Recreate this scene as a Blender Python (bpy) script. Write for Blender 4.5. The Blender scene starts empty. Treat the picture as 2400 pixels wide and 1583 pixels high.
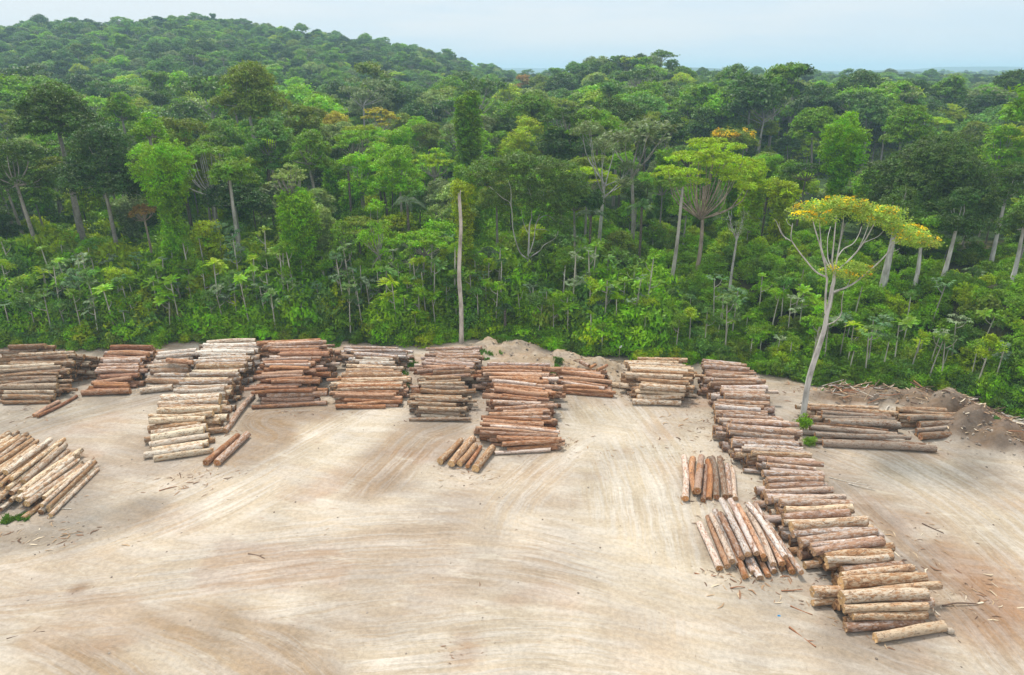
import bpy, math, random
import numpy as np
from mathutils import Vector, Matrix

# ------------------------------------------------------------------ camera, sky, sun, exposure
SC = bpy.context.scene
COL = SC.collection
H_CAM = 38.0
PITCH = math.radians(21.2)
cam_d = bpy.data.cameras.new("camera")
cam_d.lens = 24.0; cam_d.sensor_width = 36.0
cam_d.clip_start = 0.5; cam_d.clip_end = 12000.0
cam = bpy.data.objects.new("camera", cam_d); COL.objects.link(cam)
cam.location = (0, 0, H_CAM); cam.rotation_euler = (math.pi / 2 - PITCH, 0, 0)
SC.camera = cam

SUN_EL, SUN_AZ = math.radians(62), math.radians(-28)      # azimuth from +Y (away from the camera) towards +X
world = bpy.data.worlds.new("World"); SC.world = world; world.use_nodes = True
wn = world.node_tree; wn.nodes.clear()
def N(nt, t, **kw):
    n = nt.nodes.new(t)
    for k, v in kw.items():
        if k in n.inputs: n.inputs[k].default_value = v
        else: setattr(n, k, v)
    return n
sky = N(wn, "ShaderNodeTexSky", sky_type='NISHITA', sun_disc=False, sun_elevation=SUN_EL, sun_rotation=SUN_AZ, air_density=1.0, dust_density=1.5)
tc = N(wn, "ShaderNodeTexCoord")
mp = N(wn, "ShaderNodeMapping"); mp.inputs["Scale"].default_value = (1.3, 1.3, 9.0); mp.inputs["Location"].default_value = (3.1, 0.7, 0.35)
nz = N(wn, "ShaderNodeTexNoise", Scale=1.5, Detail=5.0, Roughness=0.55)
rp = N(wn, "ShaderNodeMapRange"); rp.inputs[1].default_value = 0.36; rp.inputs[2].default_value = 0.66; rp.inputs[3].default_value = 0.10; rp.inputs[4].default_value = 1.0; rp.interpolation_type = 'SMOOTHSTEP'
mp2 = N(wn, "ShaderNodeMapping"); mp2.inputs["Scale"].default_value = (3.0, 3.0, 40.0)
nz2 = N(wn, "ShaderNodeTexNoise", Scale=2.2, Detail=6.0, Roughness=0.6)
ad = N(wn, "ShaderNodeMath", operation='MULTIPLY_ADD'); ad.inputs[1].default_value = 0.22
veil = N(wn, "ShaderNodeMix", data_type='RGBA'); veil.inputs[6].default_value = (6.8, 7.95, 8.85, 1); veil.inputs[7].default_value = (8.1, 8.5, 8.8, 1)
mx = N(wn, "ShaderNodeMix", data_type='RGBA'); mx.inputs[0].default_value = 0.94
bg = N(wn, "ShaderNodeBackground", Strength=0.088)
wo = N(wn, "ShaderNodeOutputWorld")
L = wn.links.new
L(tc.outputs["Generated"], mp.inputs[0]); L(mp.outputs[0], nz.inputs["Vector"])
L(tc.outputs["Generated"], mp2.inputs[0]); L(mp2.outputs[0], nz2.inputs["Vector"])
L(nz2.outputs[0], ad.inputs[0]); L(nz.outputs[0], ad.inputs[2])
sb = N(wn, "ShaderNodeMath", operation='SUBTRACT'); sb.inputs[1].default_value = 0.08
L(ad.outputs[0], sb.inputs[0]); L(sb.outputs[0], rp.inputs[0])
sxyz = N(wn, "ShaderNodeSeparateXYZ"); L(tc.outputs["Generated"], sxyz.inputs[0])        # the thin blue gap lies low, overhead the cloud sheet is closed
el = N(wn, "ShaderNodeMapRange"); el.interpolation_type = 'SMOOTHSTEP'; L(sxyz.outputs[2], el.inputs[0]); el.inputs[1].default_value = 0.03; el.inputs[2].default_value = 0.20
mxx = N(wn, "ShaderNodeMath", operation='MAXIMUM'); L(el.outputs[0], mxx.inputs[0]); L(rp.outputs[0], mxx.inputs[1]); L(mxx.outputs[0], veil.inputs[0])
L(sky.outputs[0], mx.inputs[6]); L(veil.outputs[2], mx.inputs[7])
cie = N(wn, "ShaderNodeMapRange"); cie.interpolation_type = 'SMOOTHSTEP'; L(sxyz.outputs[2], cie.inputs[0]); cie.inputs[1].default_value = -0.05; cie.inputs[2].default_value = 0.95; cie.inputs[3].default_value = 0.80; cie.inputs[4].default_value = 1.18   # an overcast sky is brighter overhead
dim = N(wn, "ShaderNodeMix", data_type='RGBA', blend_type='MULTIPLY'); dim.inputs[0].default_value = 1.0; L(mx.outputs[2], dim.inputs[6]); L(cie.outputs[0], dim.inputs[7])
L(dim.outputs[2], bg.inputs[0]); L(bg.outputs[0], wo.inputs[0])

sun_d = bpy.data.lights.new("sun", 'SUN'); sun_d.energy = 2.7; sun_d.angle = math.radians(10); sun_d.color = (1.0, 0.95, 0.86)
sun = bpy.data.objects.new("sun", sun_d); COL.objects.link(sun)
sdir = Vector((math.sin(SUN_AZ) * math.cos(SUN_EL), math.cos(SUN_AZ) * math.cos(SUN_EL), math.sin(SUN_EL)))
sun.rotation_euler = sdir.to_track_quat('Z', 'Y').to_euler(); sun.location = sdir * 300

vs = SC.view_settings
vs.view_transform = 'Standard'; vs.look = 'None'; vs.gamma = 1.0; vs.exposure = 0.6; vs.use_curve_mapping = False
cy = SC.cycles
cy.max_bounces = 6; cy.diffuse_bounces = 3; cy.glossy_bounces = 1; cy.transmission_bounces = 3; cy.volume_bounces = 1; cy.transparent_max_bounces = 4
cy.caustics_reflective = False; cy.caustics_refractive = False
cy.use_denoising = True
try:
    cy.denoiser = 'OPENIMAGEDENOISE'; cy.denoising_input_passes = 'RGB_ALBEDO_NORMAL'; cy.denoising_prefilter = 'ACCURATE'
except Exception: pass

# ------------------------------------------------------------------ helpers
rng = np.random.default_rng(7)
random.seed(7)
cP, sP = math.cos(PITCH), math.sin(PITCH)
TANH = 18.0 / 24.0
def ray(u, v):                       # photograph pixel (2400 x 1583) -> world direction
    x = (u / 2400.0 - 0.5) * 2 * TANH; y = -(v - 791.5) / 1200.0 * TANH
    return np.array([x, y * sP + cP, y * cP - sP])
def G(u, v, z=0.0):                  # point at height z seen at that pixel
    d = ray(u, v); t = (z - H_CAM) / d[2]
    return np.array([d[0] * t, d[1] * t, z])
def AT(u, v, y):                     # point at ground distance y seen at that pixel
    d = ray(u, v); t = y / d[1]
    return np.array([d[0] * t, y, H_CAM + d[2] * t])
def PX(p):                           # world -> photograph pixel
    x, y, z = p[0], p[1], p[2] - H_CAM
    dep = y * cP - z * sP; up = y * sP + z * cP
    return (x / dep / TANH * 0.5 + 0.5) * 2400, 791.5 - up / dep / TANH * 1200
def FV(u, v): return u * 2400 / 2377.0, v * 1583 / 1568.0      # full-view coordinates -> native

def sm(a, b, x):
    t = np.clip((x - a) / (b - a), 0, 1); return t * t * (3 - 2 * t)

# value noise on numpy arrays
_perm = rng.random((256, 256))
def vnoise(x, y, s=1.0, off=0):
    x = np.asarray(x, float) / s + 17.3 + off * 31.7; y = np.asarray(y, float) / s + 41.1 + off * 57.9
    xi = np.floor(x).astype(int); yi = np.floor(y).astype(int); fx = x - xi; fy = y - yi
    fx = fx * fx * (3 - 2 * fx); fy = fy * fy * (3 - 2 * fy)
    a = _perm[xi & 255, yi & 255]; b = _perm[(xi + 1) & 255, yi & 255]; c = _perm[xi & 255, (yi + 1) & 255]; d = _perm[(xi + 1) & 255, (yi + 1) & 255]
    return (a * (1 - fx) + b * fx) * (1 - fy) + (c * (1 - fx) + d * fx) * fy
def fbm(x, y, s, oct=4, off=0):
    r = 0; a = 0.5; t = 0
    for o in range(oct):
        r = r + a * vnoise(x, y, s, off + o * 3); t += a; a *= 0.5; s *= 0.5
    return r / t

def mesh_np(name, V, F4=None, F3=None, mats=(), mat_idx=None, smooth=False):
    """mesh from numpy arrays: quads F4 (n,4) and/or triangles F3 (n,3)"""
    V = np.asarray(V, np.float32)
    me = bpy.data.meshes.new(name)
    loops = []; tot = []
    if F4 is not None and len(F4): F4 = np.asarray(F4, np.int32); loops.append(F4.ravel()); tot.append(np.full(len(F4), 4, np.int32))
    if F3 is not None and len(F3): F3 = np.asarray(F3, np.int32); loops.append(F3.ravel()); tot.append(np.full(len(F3), 3, np.int32))
    loops = np.concatenate(loops); tot = np.concatenate(tot)
    start = np.concatenate([[0], np.cumsum(tot)[:-1]]).astype(np.int32)
    me.vertices.add(len(V)); me.vertices.foreach_set("co", V.ravel())
    me.loops.add(len(loops)); me.loops.foreach_set("vertex_index", loops)
    me.polygons.add(len(tot)); me.polygons.foreach_set("loop_start", start)
    for m in mats: me.materials.append(m)
    if mat_idx is not None: me.polygons.foreach_set("material_index", np.asarray(mat_idx, np.int32))
    me.polygons.foreach_set("use_smooth", np.full(len(tot), smooth, bool))
    me.update(calc_edges=True)
    return me

def obj(name, me, parent=None, color=None):
    o = bpy.data.objects.new(name, me); COL.objects.link(o)
    if parent is not None: o.parent = parent
    if color is not None: o.color = color
    return o
def tag(o, label=None, cat=None, group=None, kind=None):
    if label: o["label"] = label
    if cat: o["category"] = cat
    if group: o["group"] = group
    if kind: o["kind"] = kind
    return o

def tube(pts, rad, sides=7):
    """swept tube: returns V, F4 ; pts (n,3), rad (n,)"""
    pts = np.asarray(pts, float); n = len(pts); rad = np.asarray(rad, float)
    tan = np.gradient(pts, axis=0); tan /= np.linalg.norm(tan, axis=1)[:, None] + 1e-9
    ref = np.array([0.31, 0.95, 0.05]) if abs(tan[0] @ np.array([0, 0, 1.0])) > 0.6 else np.array([0, 0, 1.0])
    a = np.cross(tan, ref); a /= np.linalg.norm(a, axis=1)[:, None] + 1e-9
    b = np.cross(tan, a)
    th = np.arange(sides) / sides * 2 * np.pi
    V = pts[:, None, :] + rad[:, None, None] * (a[:, None, :] * np.cos(th)[None, :, None] + b[:, None, :] * np.sin(th)[None, :, None])
    i = np.arange(n - 1)[:, None] * sides; j = np.arange(sides)[None, :]; k = (j + 1) % sides
    F = np.stack([i + j, i + k, i + sides + k, i + sides + j], -1).reshape(-1, 4)
    return V.reshape(-1, 3), F
class MB:                              # collects quads
    def __init__(s): s.V = []; s.F = []; s.M = []; s.n = 0
    def add(s, V, F, m=0):
        s.V.append(np.asarray(V, float)); s.F.append(np.asarray(F, int) + s.n); s.M.append(np.full(len(F), m)); s.n += len(V)
    def tube(s, p, r, sides=7, m=0): s.add(*tube(p, r, sides), m)
    def box(s, c, sz, rz=0, m=0):
        q = np.array([[x, y, z] for z in (-.5, .5) for y in (-.5, .5) for x in (-.5, .5)]) * np.array(sz)
        R = np.array([[math.cos(rz), -math.sin(rz), 0], [math.sin(rz), math.cos(rz), 0], [0, 0, 1]])
        s.add(q @ R.T + np.array(c), [[0, 2, 3, 1], [4, 5, 7, 6], [0, 1, 5, 4], [2, 6, 7, 3], [0, 4, 6, 2], [1, 3, 7, 5]], m)
    def mesh(s, name, mats, smooth=False):
        return mesh_np(name, np.concatenate(s.V), np.concatenate(s.F), None, mats, np.concatenate(s.M), smooth)
def bend(pts, n):                      # smooth curve through control points (Catmull-Rom)
    P = np.asarray(pts, float)
    if len(P) < 3:
        t = np.linspace(0, 1, n)[:, None]; return P[0] * (1 - t) + P[-1] * t
    Q = np.vstack([2 * P[0] - P[1], P, 2 * P[-1] - P[-2]])
    out = []
    for s in np.linspace(0, len(P) - 1 - 1e-6, n):
        i = int(s); t = s - i; p0, p1, p2, p3 = Q[i], Q[i + 1], Q[i + 2], Q[i + 3]
        out.append(0.5 * (2 * p1 + (p2 - p0) * t + (2 * p0 - 5 * p1 + 4 * p2 - p3) * t * t + (3 * p1 - p0 - 3 * p2 + p3) * t ** 3))
    return np.array(out)

# ------------------------------------------------------------------ materials
def new_mat(name):
    m = bpy.data.materials.new(name); m.use_nodes = True; m.node_tree.nodes.clear(); return m, m.node_tree
def mixc(nt, fac, a, b, blend='MIX'):
    n = nt.nodes.new("ShaderNodeMix"); n.data_type = 'RGBA'; n.blend_type = blend
    for sock, v in ((0, fac), (6, a), (7, b)):
        if isinstance(v, (int, float)): n.inputs[sock].default_value = v
        elif isinstance(v, tuple): n.inputs[sock].default_value = v if len(v) == 4 else (*v, 1)
        else: nt.links.new(v, n.inputs[sock])
    return n.outputs[2]
def math_(nt, op, a, b=None, c=None, clamp=False):
    n = nt.nodes.new("ShaderNodeMath"); n.operation = op; n.use_clamp = clamp
    for i, v in enumerate((a, b, c)):
        if v is None: continue
        if isinstance(v, (int, float)): n.inputs[i].default_value = v
        else: nt.links.new(v, n.inputs[i])
    return n.outputs[0]
def maprange(nt, x, a, b, c=0.0, d=1.0, smooth=True):
    n = nt.nodes.new("ShaderNodeMapRange"); n.interpolation_type = 'SMOOTHSTEP' if smooth else 'LINEAR'
    for i, v in enumerate((x, a, b, c, d)):
        if isinstance(v, (int, float)): n.inputs[i].default_value = v
        else: nt.links.new(v, n.inputs[i])
    return n.outputs[0]
def noise(nt, vec, scale, detail=3.0, rough=0.55, dist=0.0):
    n = nt.nodes.new("ShaderNodeTexNoise"); n.inputs["Scale"].default_value = scale; n.inputs["Detail"].default_value = detail; n.inputs["Roughness"].default_value = rough; n.inputs["Distortion"].default_value = dist
    if vec is not None: nt.links.new(vec, n.inputs["Vector"])
    return n.outputs[0]
def mapping(nt, vec, scale=(1, 1, 1), loc=None):
    n = nt.nodes.new("ShaderNodeMapping"); n.inputs["Scale"].default_value = scale
    nt.links.new(vec, n.inputs[0])
    if loc is not None: nt.links.new(loc, n.inputs["Location"])
    return n.outputs[0]
def princ(nt, color, rough=0.8, spec=0.3, bump=None, bdist=0.02, bstr=0.6):
    p = nt.nodes.new("ShaderNodeBsdfPrincipled")
    if isinstance(color, tuple): p.inputs["Base Color"].default_value = (*color, 1)
    else: nt.links.new(color, p.inputs["Base Color"])
    if isinstance(rough, (int, float)): p.inputs["Roughness"].default_value = rough
    else: nt.links.new(rough, p.inputs["Roughness"])
    p.inputs["Specular IOR Level"].default_value = spec
    if bump is not None:
        b = nt.nodes.new("ShaderNodeBump"); b.inputs["Strength"].default_value = bstr; b.inputs["Distance"].default_value = bdist
        nt.links.new(bump, b.inputs["Height"]); nt.links.new(b.outputs[0], p.inputs["Normal"])
    return p
def finish(nt, sh):
    o = nt.nodes.new("ShaderNodeOutputMaterial"); nt.links.new(sh, o.inputs[0])

def leaf_material(name, source, gloss=0.45, trans=0.29):
    """source: 'object' (the object's own colour), 'instancer' (attribute tint of the instance) or a fixed colour"""
    m, nt = new_mat(name)
    if source == 'object':
        n = nt.nodes.new("ShaderNodeObjectInfo"); base = n.outputs["Color"]
    elif source == 'instancer':
        n = nt.nodes.new("ShaderNodeAttribute"); n.attribute_type = 'INSTANCER'; n.attribute_name = 'tint'; base = n.outputs["Color"]
    else:
        n = nt.nodes.new("ShaderNodeRGB"); n.outputs[0].default_value = (*source, 1); base = n.outputs[0]
    g = nt.nodes.new("ShaderNodeNewGeometry"); r = g.outputs["Random Per Island"]
    tcn = nt.nodes.new("ShaderNodeTexCoord")
    cl = noise(nt, tcn.outputs["Object"], 0.45, 2.0)
    hs = nt.nodes.new("ShaderNodeHueSaturation")
    nt.links.new(base, hs.inputs["Color"])
    nt.links.new(maprange(nt, cl, 0.3, 0.7, 0.482, 0.518), hs.inputs["Hue"])
    v = math_(nt, 'MULTIPLY', maprange(nt, r, 0, 1, *((0.8, 1.25) if source == 'instancer' else (0.66, 1.45)), False), maprange(nt, cl, 0.3, 0.72, 0.78, 1.28))
    nt.links.new(v, hs.inputs["Value"]); hs.inputs["Saturation"].default_value = 1.08
    c = hs.outputs[0]
    p = princ(nt, c, gloss, 0.22)
    t = nt.nodes.new("ShaderNodeBsdfTranslucent")
    tc2 = nt.nodes.new("ShaderNodeHueSaturation"); tc2.inputs["Hue"].default_value = 0.49; tc2.inputs["Saturation"].default_value = 1.15; tc2.inputs["Value"].default_value = 1.35
    nt.links.new(c, tc2.inputs["Color"]); nt.links.new(tc2.outputs[0], t.inputs["Color"])
    ms = nt.nodes.new("ShaderNodeMixShader"); ms.inputs[0].default_value = trans
    nt.links.new(p.outputs[0], ms.inputs[1]); nt.links.new(t.outputs[0], ms.inputs[2])
    finish(nt, ms.outputs[0]); return m
M_LEAF = leaf_material("leaf", 'object')
M_LEAF_MASS = leaf_material("leaf_of_the_mass", 'instancer')
M_BLOSSOM = leaf_material("blossom", (0.70, 0.50, 0.05), 0.6, 0.25)
M_DRYFROND = leaf_material("dry_frond", (0.42, 0.25, 0.13), 0.8, 0.1)

def wood_material(name, source, mottled=True):
    m, nt = new_mat(name)
    if source == 'object': base = nt.nodes.new("ShaderNodeObjectInfo").outputs["Color"]
    else:
        n = nt.nodes.new("ShaderNodeRGB"); n.outputs[0].default_value = (*source, 1); base = n.outputs[0]
    t = nt.nodes.new("ShaderNodeTexCoord")
    n1 = noise(nt, mapping(nt, t.outputs["Object"], (1, 1, 0.35)), 1.6, 5.0)
    c = mixc(nt, maprange(nt, n1, 0.35, 0.7), base, mixc(nt, 0.6, base, (0.09, 0.07, 0.05)))
    n2 = noise(nt, mapping(nt, t.outputs["Object"], (1, 1, 3.0)), 3.0, 4.0)
    c = mixc(nt, maprange(nt, n2, 0.5, 0.75, 0, 0.45), c, (0.6, 0.58, 0.54))
    finish(nt, princ(nt, c, 0.85, 0.2, n1, 0.05, 0.5).outputs[0]); return m
M_TRUNK = wood_material("tree_bark", 'object')

# ------------------------------------------------------------------ terrain
EDGE = np.array([G(*FV(u, v))[:2] for u, v in ((-900, 830), (-300, 812), (0, 800), (240, 806), (480, 788), (760, 788), (960, 800), (1080, 782), (1180, 788), (1280, 812), (1400, 830),
                 (1620, 838), (1790, 868), (1900, 893), (2100, 900), (2200, 905), (2290, 940), (2377, 972), (2600, 1080), (2900, 1250))])
EDGE = EDGE[np.argsort(EDGE[:, 0])]
def yE(x): return np.interp(x, EDGE[:, 0], EDGE[:, 1]) + 0.9 * (vnoise(x, 0 * np.asarray(x, float), 3.0, 5) - 0.5)
# ridge line of the hill, as treetops at y = 700
RIDGE = [(-1000, 74), (-700, 74), (-560, 74)]
for u, v in ((0, 66), (110, 53), (200, 56), (280, 58), (400, 44), (480, 46), (560, 55), (660, 71), (750, 82), (860, 93), (950, 110), (1030, 130), (1100, 150), (1180, 166), (1260, 177), (2400, 185)):
    p = AT(*FV(u, v), 700.0); RIDGE.append((p[0], p[2] - 17.5))
RIDGE += [(1500, 6), (4000, 6)]
RIDGE = np.array(RIDGE)
MOUNDS = [(G(*FV(u, v), h), h, rx, ry) for u, v, h, rx, ry in ((1165, 792, 1.5, 5, 2.6), (1270, 820, 1.7, 6, 2.2), (1375, 840, 1.5, 6, 2.0), (1460, 850, 0.9, 4, 2.0), (1960, 908, 1.3, 4.5, 1.8), (2050, 912, 1.3, 5, 1.8),
          (2150, 905, 2.0, 3.6, 2.0), (2215, 912, 3.2, 3.8, 2.4), (2275, 948, 2.8, 3.6, 2.4), (2330, 985, 2.1, 3.4, 2.4), (2390, 1010, 1.2, 4, 2.4))]
def terrain(x, y):
    x = np.asarray(x, float); y = np.asarray(y, float)
    w = y - yE(x)
    base = 4.2 * sm(0, 34, w) + 3.0 * sm(30, 200, w) - 2.0 * sm(170, 330, w)
    base = base + 5.5 * sm(20, 42, x) * sm(1, 20, w) - 3.0 * sm(20, 42, x) * sm(30, 120, w)
    base = base + (fbm(x, y, 60, 3) - 0.5) * 7 * sm(20, 90, w)
    zr = np.interp(x * 700 / np.maximum(y, 250), RIDGE[:, 0], RIDGE[:, 1])
    t = sm(230, 700, y)
    hill = np.maximum(zr - 5.0, 0) * t * (1 - 0.8 * sm(760, 1300, y))
    hill = hill + (fbm(x, y, 150, 3, 9) - 0.5) * 16 * sm(180, 420, y) * np.clip((zr - 8) / 30, 0, 1) * (1 - sm(560, 690, y))
    # low swell that carries the group of trees on the right of the ridge
    hc = AT(*FV(1450, 134), 400.0); hill = hill + 17.0 * np.exp(-(((x - hc[0]) / 55) ** 2 + ((y - 400) / 60) ** 2))
    z = base + hill
    far = sm(1500, 2300, np.hypot(x, y))
    z = z * (1 - far) + far * (16 + 22 * fbm(x, y, 900, 4, 3) + 46 * sm(.52, .75, fbm(x, y, 1500, 2, 21)) * sm(2200, 3200, y))
    for u_, v_, sx in ((1880, 166, 260), (2020, 163, 420), (2180, 160, 240), (2330, 166, 300), (1250, 166, 300)):
        q_ = AT(*FV(u_, v_), 4300.0); z = np.maximum(z, far * (q_[2] - 2) * np.exp(-((x - q_[0]) / sx) ** 2 - ((y - 4300) / 700) ** 2))
    z = np.where(y < 20, z * sm(-40, 20, y), z)
    return z
def mound_h(x, y):
    h = 0
    for p, hh, rx, ry in MOUNDS: h = np.maximum(h, hh * np.exp(-(((x - p[0]) / rx) ** 2 + ((y - p[1]) / ry) ** 2)))
    return h
def ground_z(x, y):
    m = mound_h(x, y)
    lump = (fbm(x, y, 1.7, 3, 4) - 0.5) * 2.4 * np.clip(m, 0, 1)
    return terrain(x, y) + m + lump + (fbm(x, y, 9, 3, 1) - 0.5) * 0.10 * (y < yE(x) + 3)

# fine sheet of the yard and the forest edge
xs = np.arange(-112, 113, 0.40); ys = np.arange(14, 128, 0.40)
GX, GY = np.meshgrid(xs, ys); gx = GX.ravel(); gy = GY.ravel()
gz = ground_z(gx, gy)
nx, ny = len(xs), len(ys)
ii = (np.arange(ny - 1)[:, None] * nx + np.arange(nx - 1)[None, :]).ravel()
GF = np.stack([ii, ii + 1, ii + nx + 1, ii + nx], -1)

def poly_coords(P, x, y):
    """distance along and signed distance across a polyline"""
    best = np.full(len(x), 1e9); al = np.zeros(len(x)); ac = np.zeros(len(x)); s0 = 0.0
    for a, b in zip(P[:-1], P[1:]):
        d = b - a; l = math.hypot(*d); d = d / l
        rx = x - a[0]; ry = y - a[1]
        t = np.clip(rx * d[0] + ry * d[1], 0, l)
        ex = rx - t * d[0]; ey = ry - t * d[1]
        dist = np.hypot(ex, ey); m = dist < best
        best = np.where(m, dist, best); al = np.where(m, s0 + rx * d[0] + ry * d[1], al); ac = np.where(m, rx * -d[1] + ry * d[0], ac)
        s0 += l
    return best, al, ac
STROKES = [   # full-view track lines over the bare soil: points, half width (m), colour, strength
    (((-100, 1330), (150, 1275), (380, 1200), (560, 1120), (740, 1020), (880, 940)), 7.0, (.56, .48, .38), .75),
    (((-100, 1400), (300, 1350), (800, 1290), (1200, 1290), (1600, 1400), (2000, 1560)), 6.0, (.47, .39, .31), .45),
    (((-100, 1480), (250, 1450), (560, 1425), (900, 1380)), 2.2, (.52, .45, .36), .5),
    (((330, 1452), (470, 1500), (620, 1600)), 1.6, (.33, .245, .165), .55),
    (((430, 1440), (560, 1462), (680, 1530), (760, 1600)), 2.4, (.31, .225, .15), .72),
    (((90, 1480), (200, 1530), (300, 1600)), 2.0, (.34, .25, .17), .65),
    (((1560, 1480), (1540, 1300), (1500, 1120), (1440, 1000), (1380, 925)), 6.5, (.57, .50, .395), .7),
    (((1130, 1290), (1200, 1150), (1330, 1040), (1430, 985)), 3.0, (.52, .45, .36), .5),
    (((560, 1060), (640, 1015), (600, 985), (620, 962), (740, 955)), 3.0, (.25, .175, .115), .8),
    (((870, 1100), (960, 1010), (1020, 985)), 4.0, (.29, .205, .14), .8),
    (((700, 1090), (830, 1010), (930, 950)), 3.2, (.58, .51, .41), .8),
    (((2500, 1420), (2250, 1200), (2060, 1080), (1960, 1040)), 8.0, (.53, .46, .36), .65),
    (((2500, 1640), (2300, 1420), (2120, 1260), (2000, 1150)), 5.0, (.42, .34, .26), .5),
    (((1750, 1400), (1860, 1500), (2000, 1600)), 4.0, (.43, .37, .29), .5),
    (((900, 1520), (1300, 1490), (1800, 1580)), 5.0, (.52, .45, .36), .4),
    (((0, 1010), (150, 960), (330, 915)), 4.0, (.29, .255, .205), .6),
    (((-60, 1265), (120, 1235), (260, 1205), (330, 1180)), 2.6, (.19, .16, .13), .8),
]
BLOTS = [(30, 960, 6, (.24, .21, .17), .6), (190, 1215, 4, (.24, .22, .19), .6), (640, 975, 4, (.24, .17, .11), .5), (1000, 990, 4.5, (.25, .2, .155), .6), (1340, 955, 4.5, (.31, .27, .21), .5),
         (2210, 1370, 5, (.28, .17, .11), .8), (2300, 1385, 6, (.29, .18, .115), .8), (2090, 1215, 4, (.27, .16, .10), .8), (1850, 1390, 5, (.33, .29, .23), .5), (2080, 1525, 4, (.25, .21, .165), .5), (1950, 1490, 3, (.3, .25, .2), .4),
         (1075, 1510, 1.6, (.27, .16, .1), .5), (180, 1368, .8, (.22, .14, .09), .7), (600, 1290, 1.2, (.27, .2, .15), .5), (1010, 880, 5, (.36, .3, .235), .6), (1580, 985, 5, (.36, .30, .23), .5), (1820, 900, 4, (.34, .29, .23), .7),
         (1780, 1330, 5, (.31, .27, .22), .5), (480, 1090, 4, (.42, .33, .25), .5), (1100, 1110, 3.5, (.44, .34, .25), .5), (1240, 1090, 4, (.43, .31, .22), .4), (2300, 1060, 4, (.33, .28, .22), .5), (300, 1000, 6, (.52, .45, .36), .6), (1640, 1240, 3, (.40, .32, .25), .4),
         (840, 880, 5, (.33, .275, .215), .6), (560, 900, 4, (.25, .2, .16), .7), (960, 925, 4, (.35, .29, .23), .6), (1310, 880, 4, (.38, .31, .24), .5)]
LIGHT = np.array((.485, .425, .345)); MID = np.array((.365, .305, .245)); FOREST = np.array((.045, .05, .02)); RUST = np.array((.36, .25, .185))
f1 = fbm(gx, gy, 16, 4, 2); f2 = fbm(gx * 0.7, gy * 1.6, 5, 4, 6); f3 = fbm(gx, gy, 2.4, 3, 8)
cb = sm(.40, .62, f1 * .6 + f2 * .4)
soil = MID[None] * (1 - cb[:, None]) + LIGHT[None] * cb[:, None]
MOTT = .80 + .40 * fbm(gx, gy, 3.2, 4, 12)
rs = sm(.52, .66, fbm(gx, gy * 1.3, 8, 4, 15)) * 0.55
soil = soil * (1 - rs[:, None]) + RUST[None] * rs[:, None]
best = np.zeros(len(gx)); sec = np.zeros(len(gx)); flow = np.zeros((len(gx), 2))
for pts, wd, col, st in STROKES:
    P = bend([G(*FV(u, v))[:2].tolist() + [0] for u, v in pts], 6 * len(pts))[:, :2]
    d, al, ac = poly_coords(P, gx, gy)
    d2 = d * (0.75 + 0.5 * f3)
    wgt = np.exp(-(d2 / wd) ** 2)
    k = st * sm(.05, .9, wgt) * (0.55 + 0.8 * (f2 - .2))
    k = np.clip(k, 0, 1)[:, None]
    soil = soil * (1 - k) + np.array(col)[None] * .9 * k
    up = wgt > best
    sec = np.where(up, best, np.maximum(sec, wgt)); flow[up] = np.stack([al, ac], -1)[up]; best = np.where(up, wgt, best)
strw = np.clip((best - sec) * 1.6, 0, 1)
for u, v, r, col, st in BLOTS:
    c = G(*FV(u, v)); d = np.hypot((gx - c[0]), (gy - c[1]) * 0.9) / r
    k = (np.clip(1.25 - d, 0, 1) * st * sm(.25, .6, f3 * .5 + f2 * .5))[:, None]
    soil = soil * (1 - k) + np.array(col)[None] * k
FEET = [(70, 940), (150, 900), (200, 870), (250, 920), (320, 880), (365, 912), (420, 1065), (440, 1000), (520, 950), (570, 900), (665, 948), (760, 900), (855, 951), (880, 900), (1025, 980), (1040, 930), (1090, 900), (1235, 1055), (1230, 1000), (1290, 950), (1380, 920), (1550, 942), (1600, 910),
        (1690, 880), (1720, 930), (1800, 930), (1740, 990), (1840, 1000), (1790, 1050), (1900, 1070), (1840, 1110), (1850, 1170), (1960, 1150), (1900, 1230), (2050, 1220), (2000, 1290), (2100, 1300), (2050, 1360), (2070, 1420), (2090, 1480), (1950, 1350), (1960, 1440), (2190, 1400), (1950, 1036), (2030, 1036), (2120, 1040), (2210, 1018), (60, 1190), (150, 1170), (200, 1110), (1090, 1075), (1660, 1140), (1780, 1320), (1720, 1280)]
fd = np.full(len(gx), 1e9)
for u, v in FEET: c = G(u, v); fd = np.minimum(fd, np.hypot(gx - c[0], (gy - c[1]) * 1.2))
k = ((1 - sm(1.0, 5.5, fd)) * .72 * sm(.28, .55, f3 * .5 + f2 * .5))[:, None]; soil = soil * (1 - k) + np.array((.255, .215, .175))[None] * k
mh = mound_h(gx, gy); right_side = sm(30, 40, gx)
mc = np.array((.38, .30, .215))[None] * (1 - right_side[:, None]) + np.array((.165, .112, .075))[None] * right_side[:, None]
k = (sm(.15, .8, mh) * (0.6 + .5 * f3))[:, None]; k = np.clip(k, 0, 1); soil = soil * (1 - k) + mc * (0.75 + .5 * f3[:, None]) * k
wv = gy - yE(gx)
litt = (sm(-9, -1, wv) * .5 * f3)[:, None]; soil = soil * (1 - litt) + np.array((.27, .22, .16))[None] * litt
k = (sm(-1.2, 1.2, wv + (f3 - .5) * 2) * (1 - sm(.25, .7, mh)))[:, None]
soil = soil * (1 - k) + FOREST[None] * k

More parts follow.
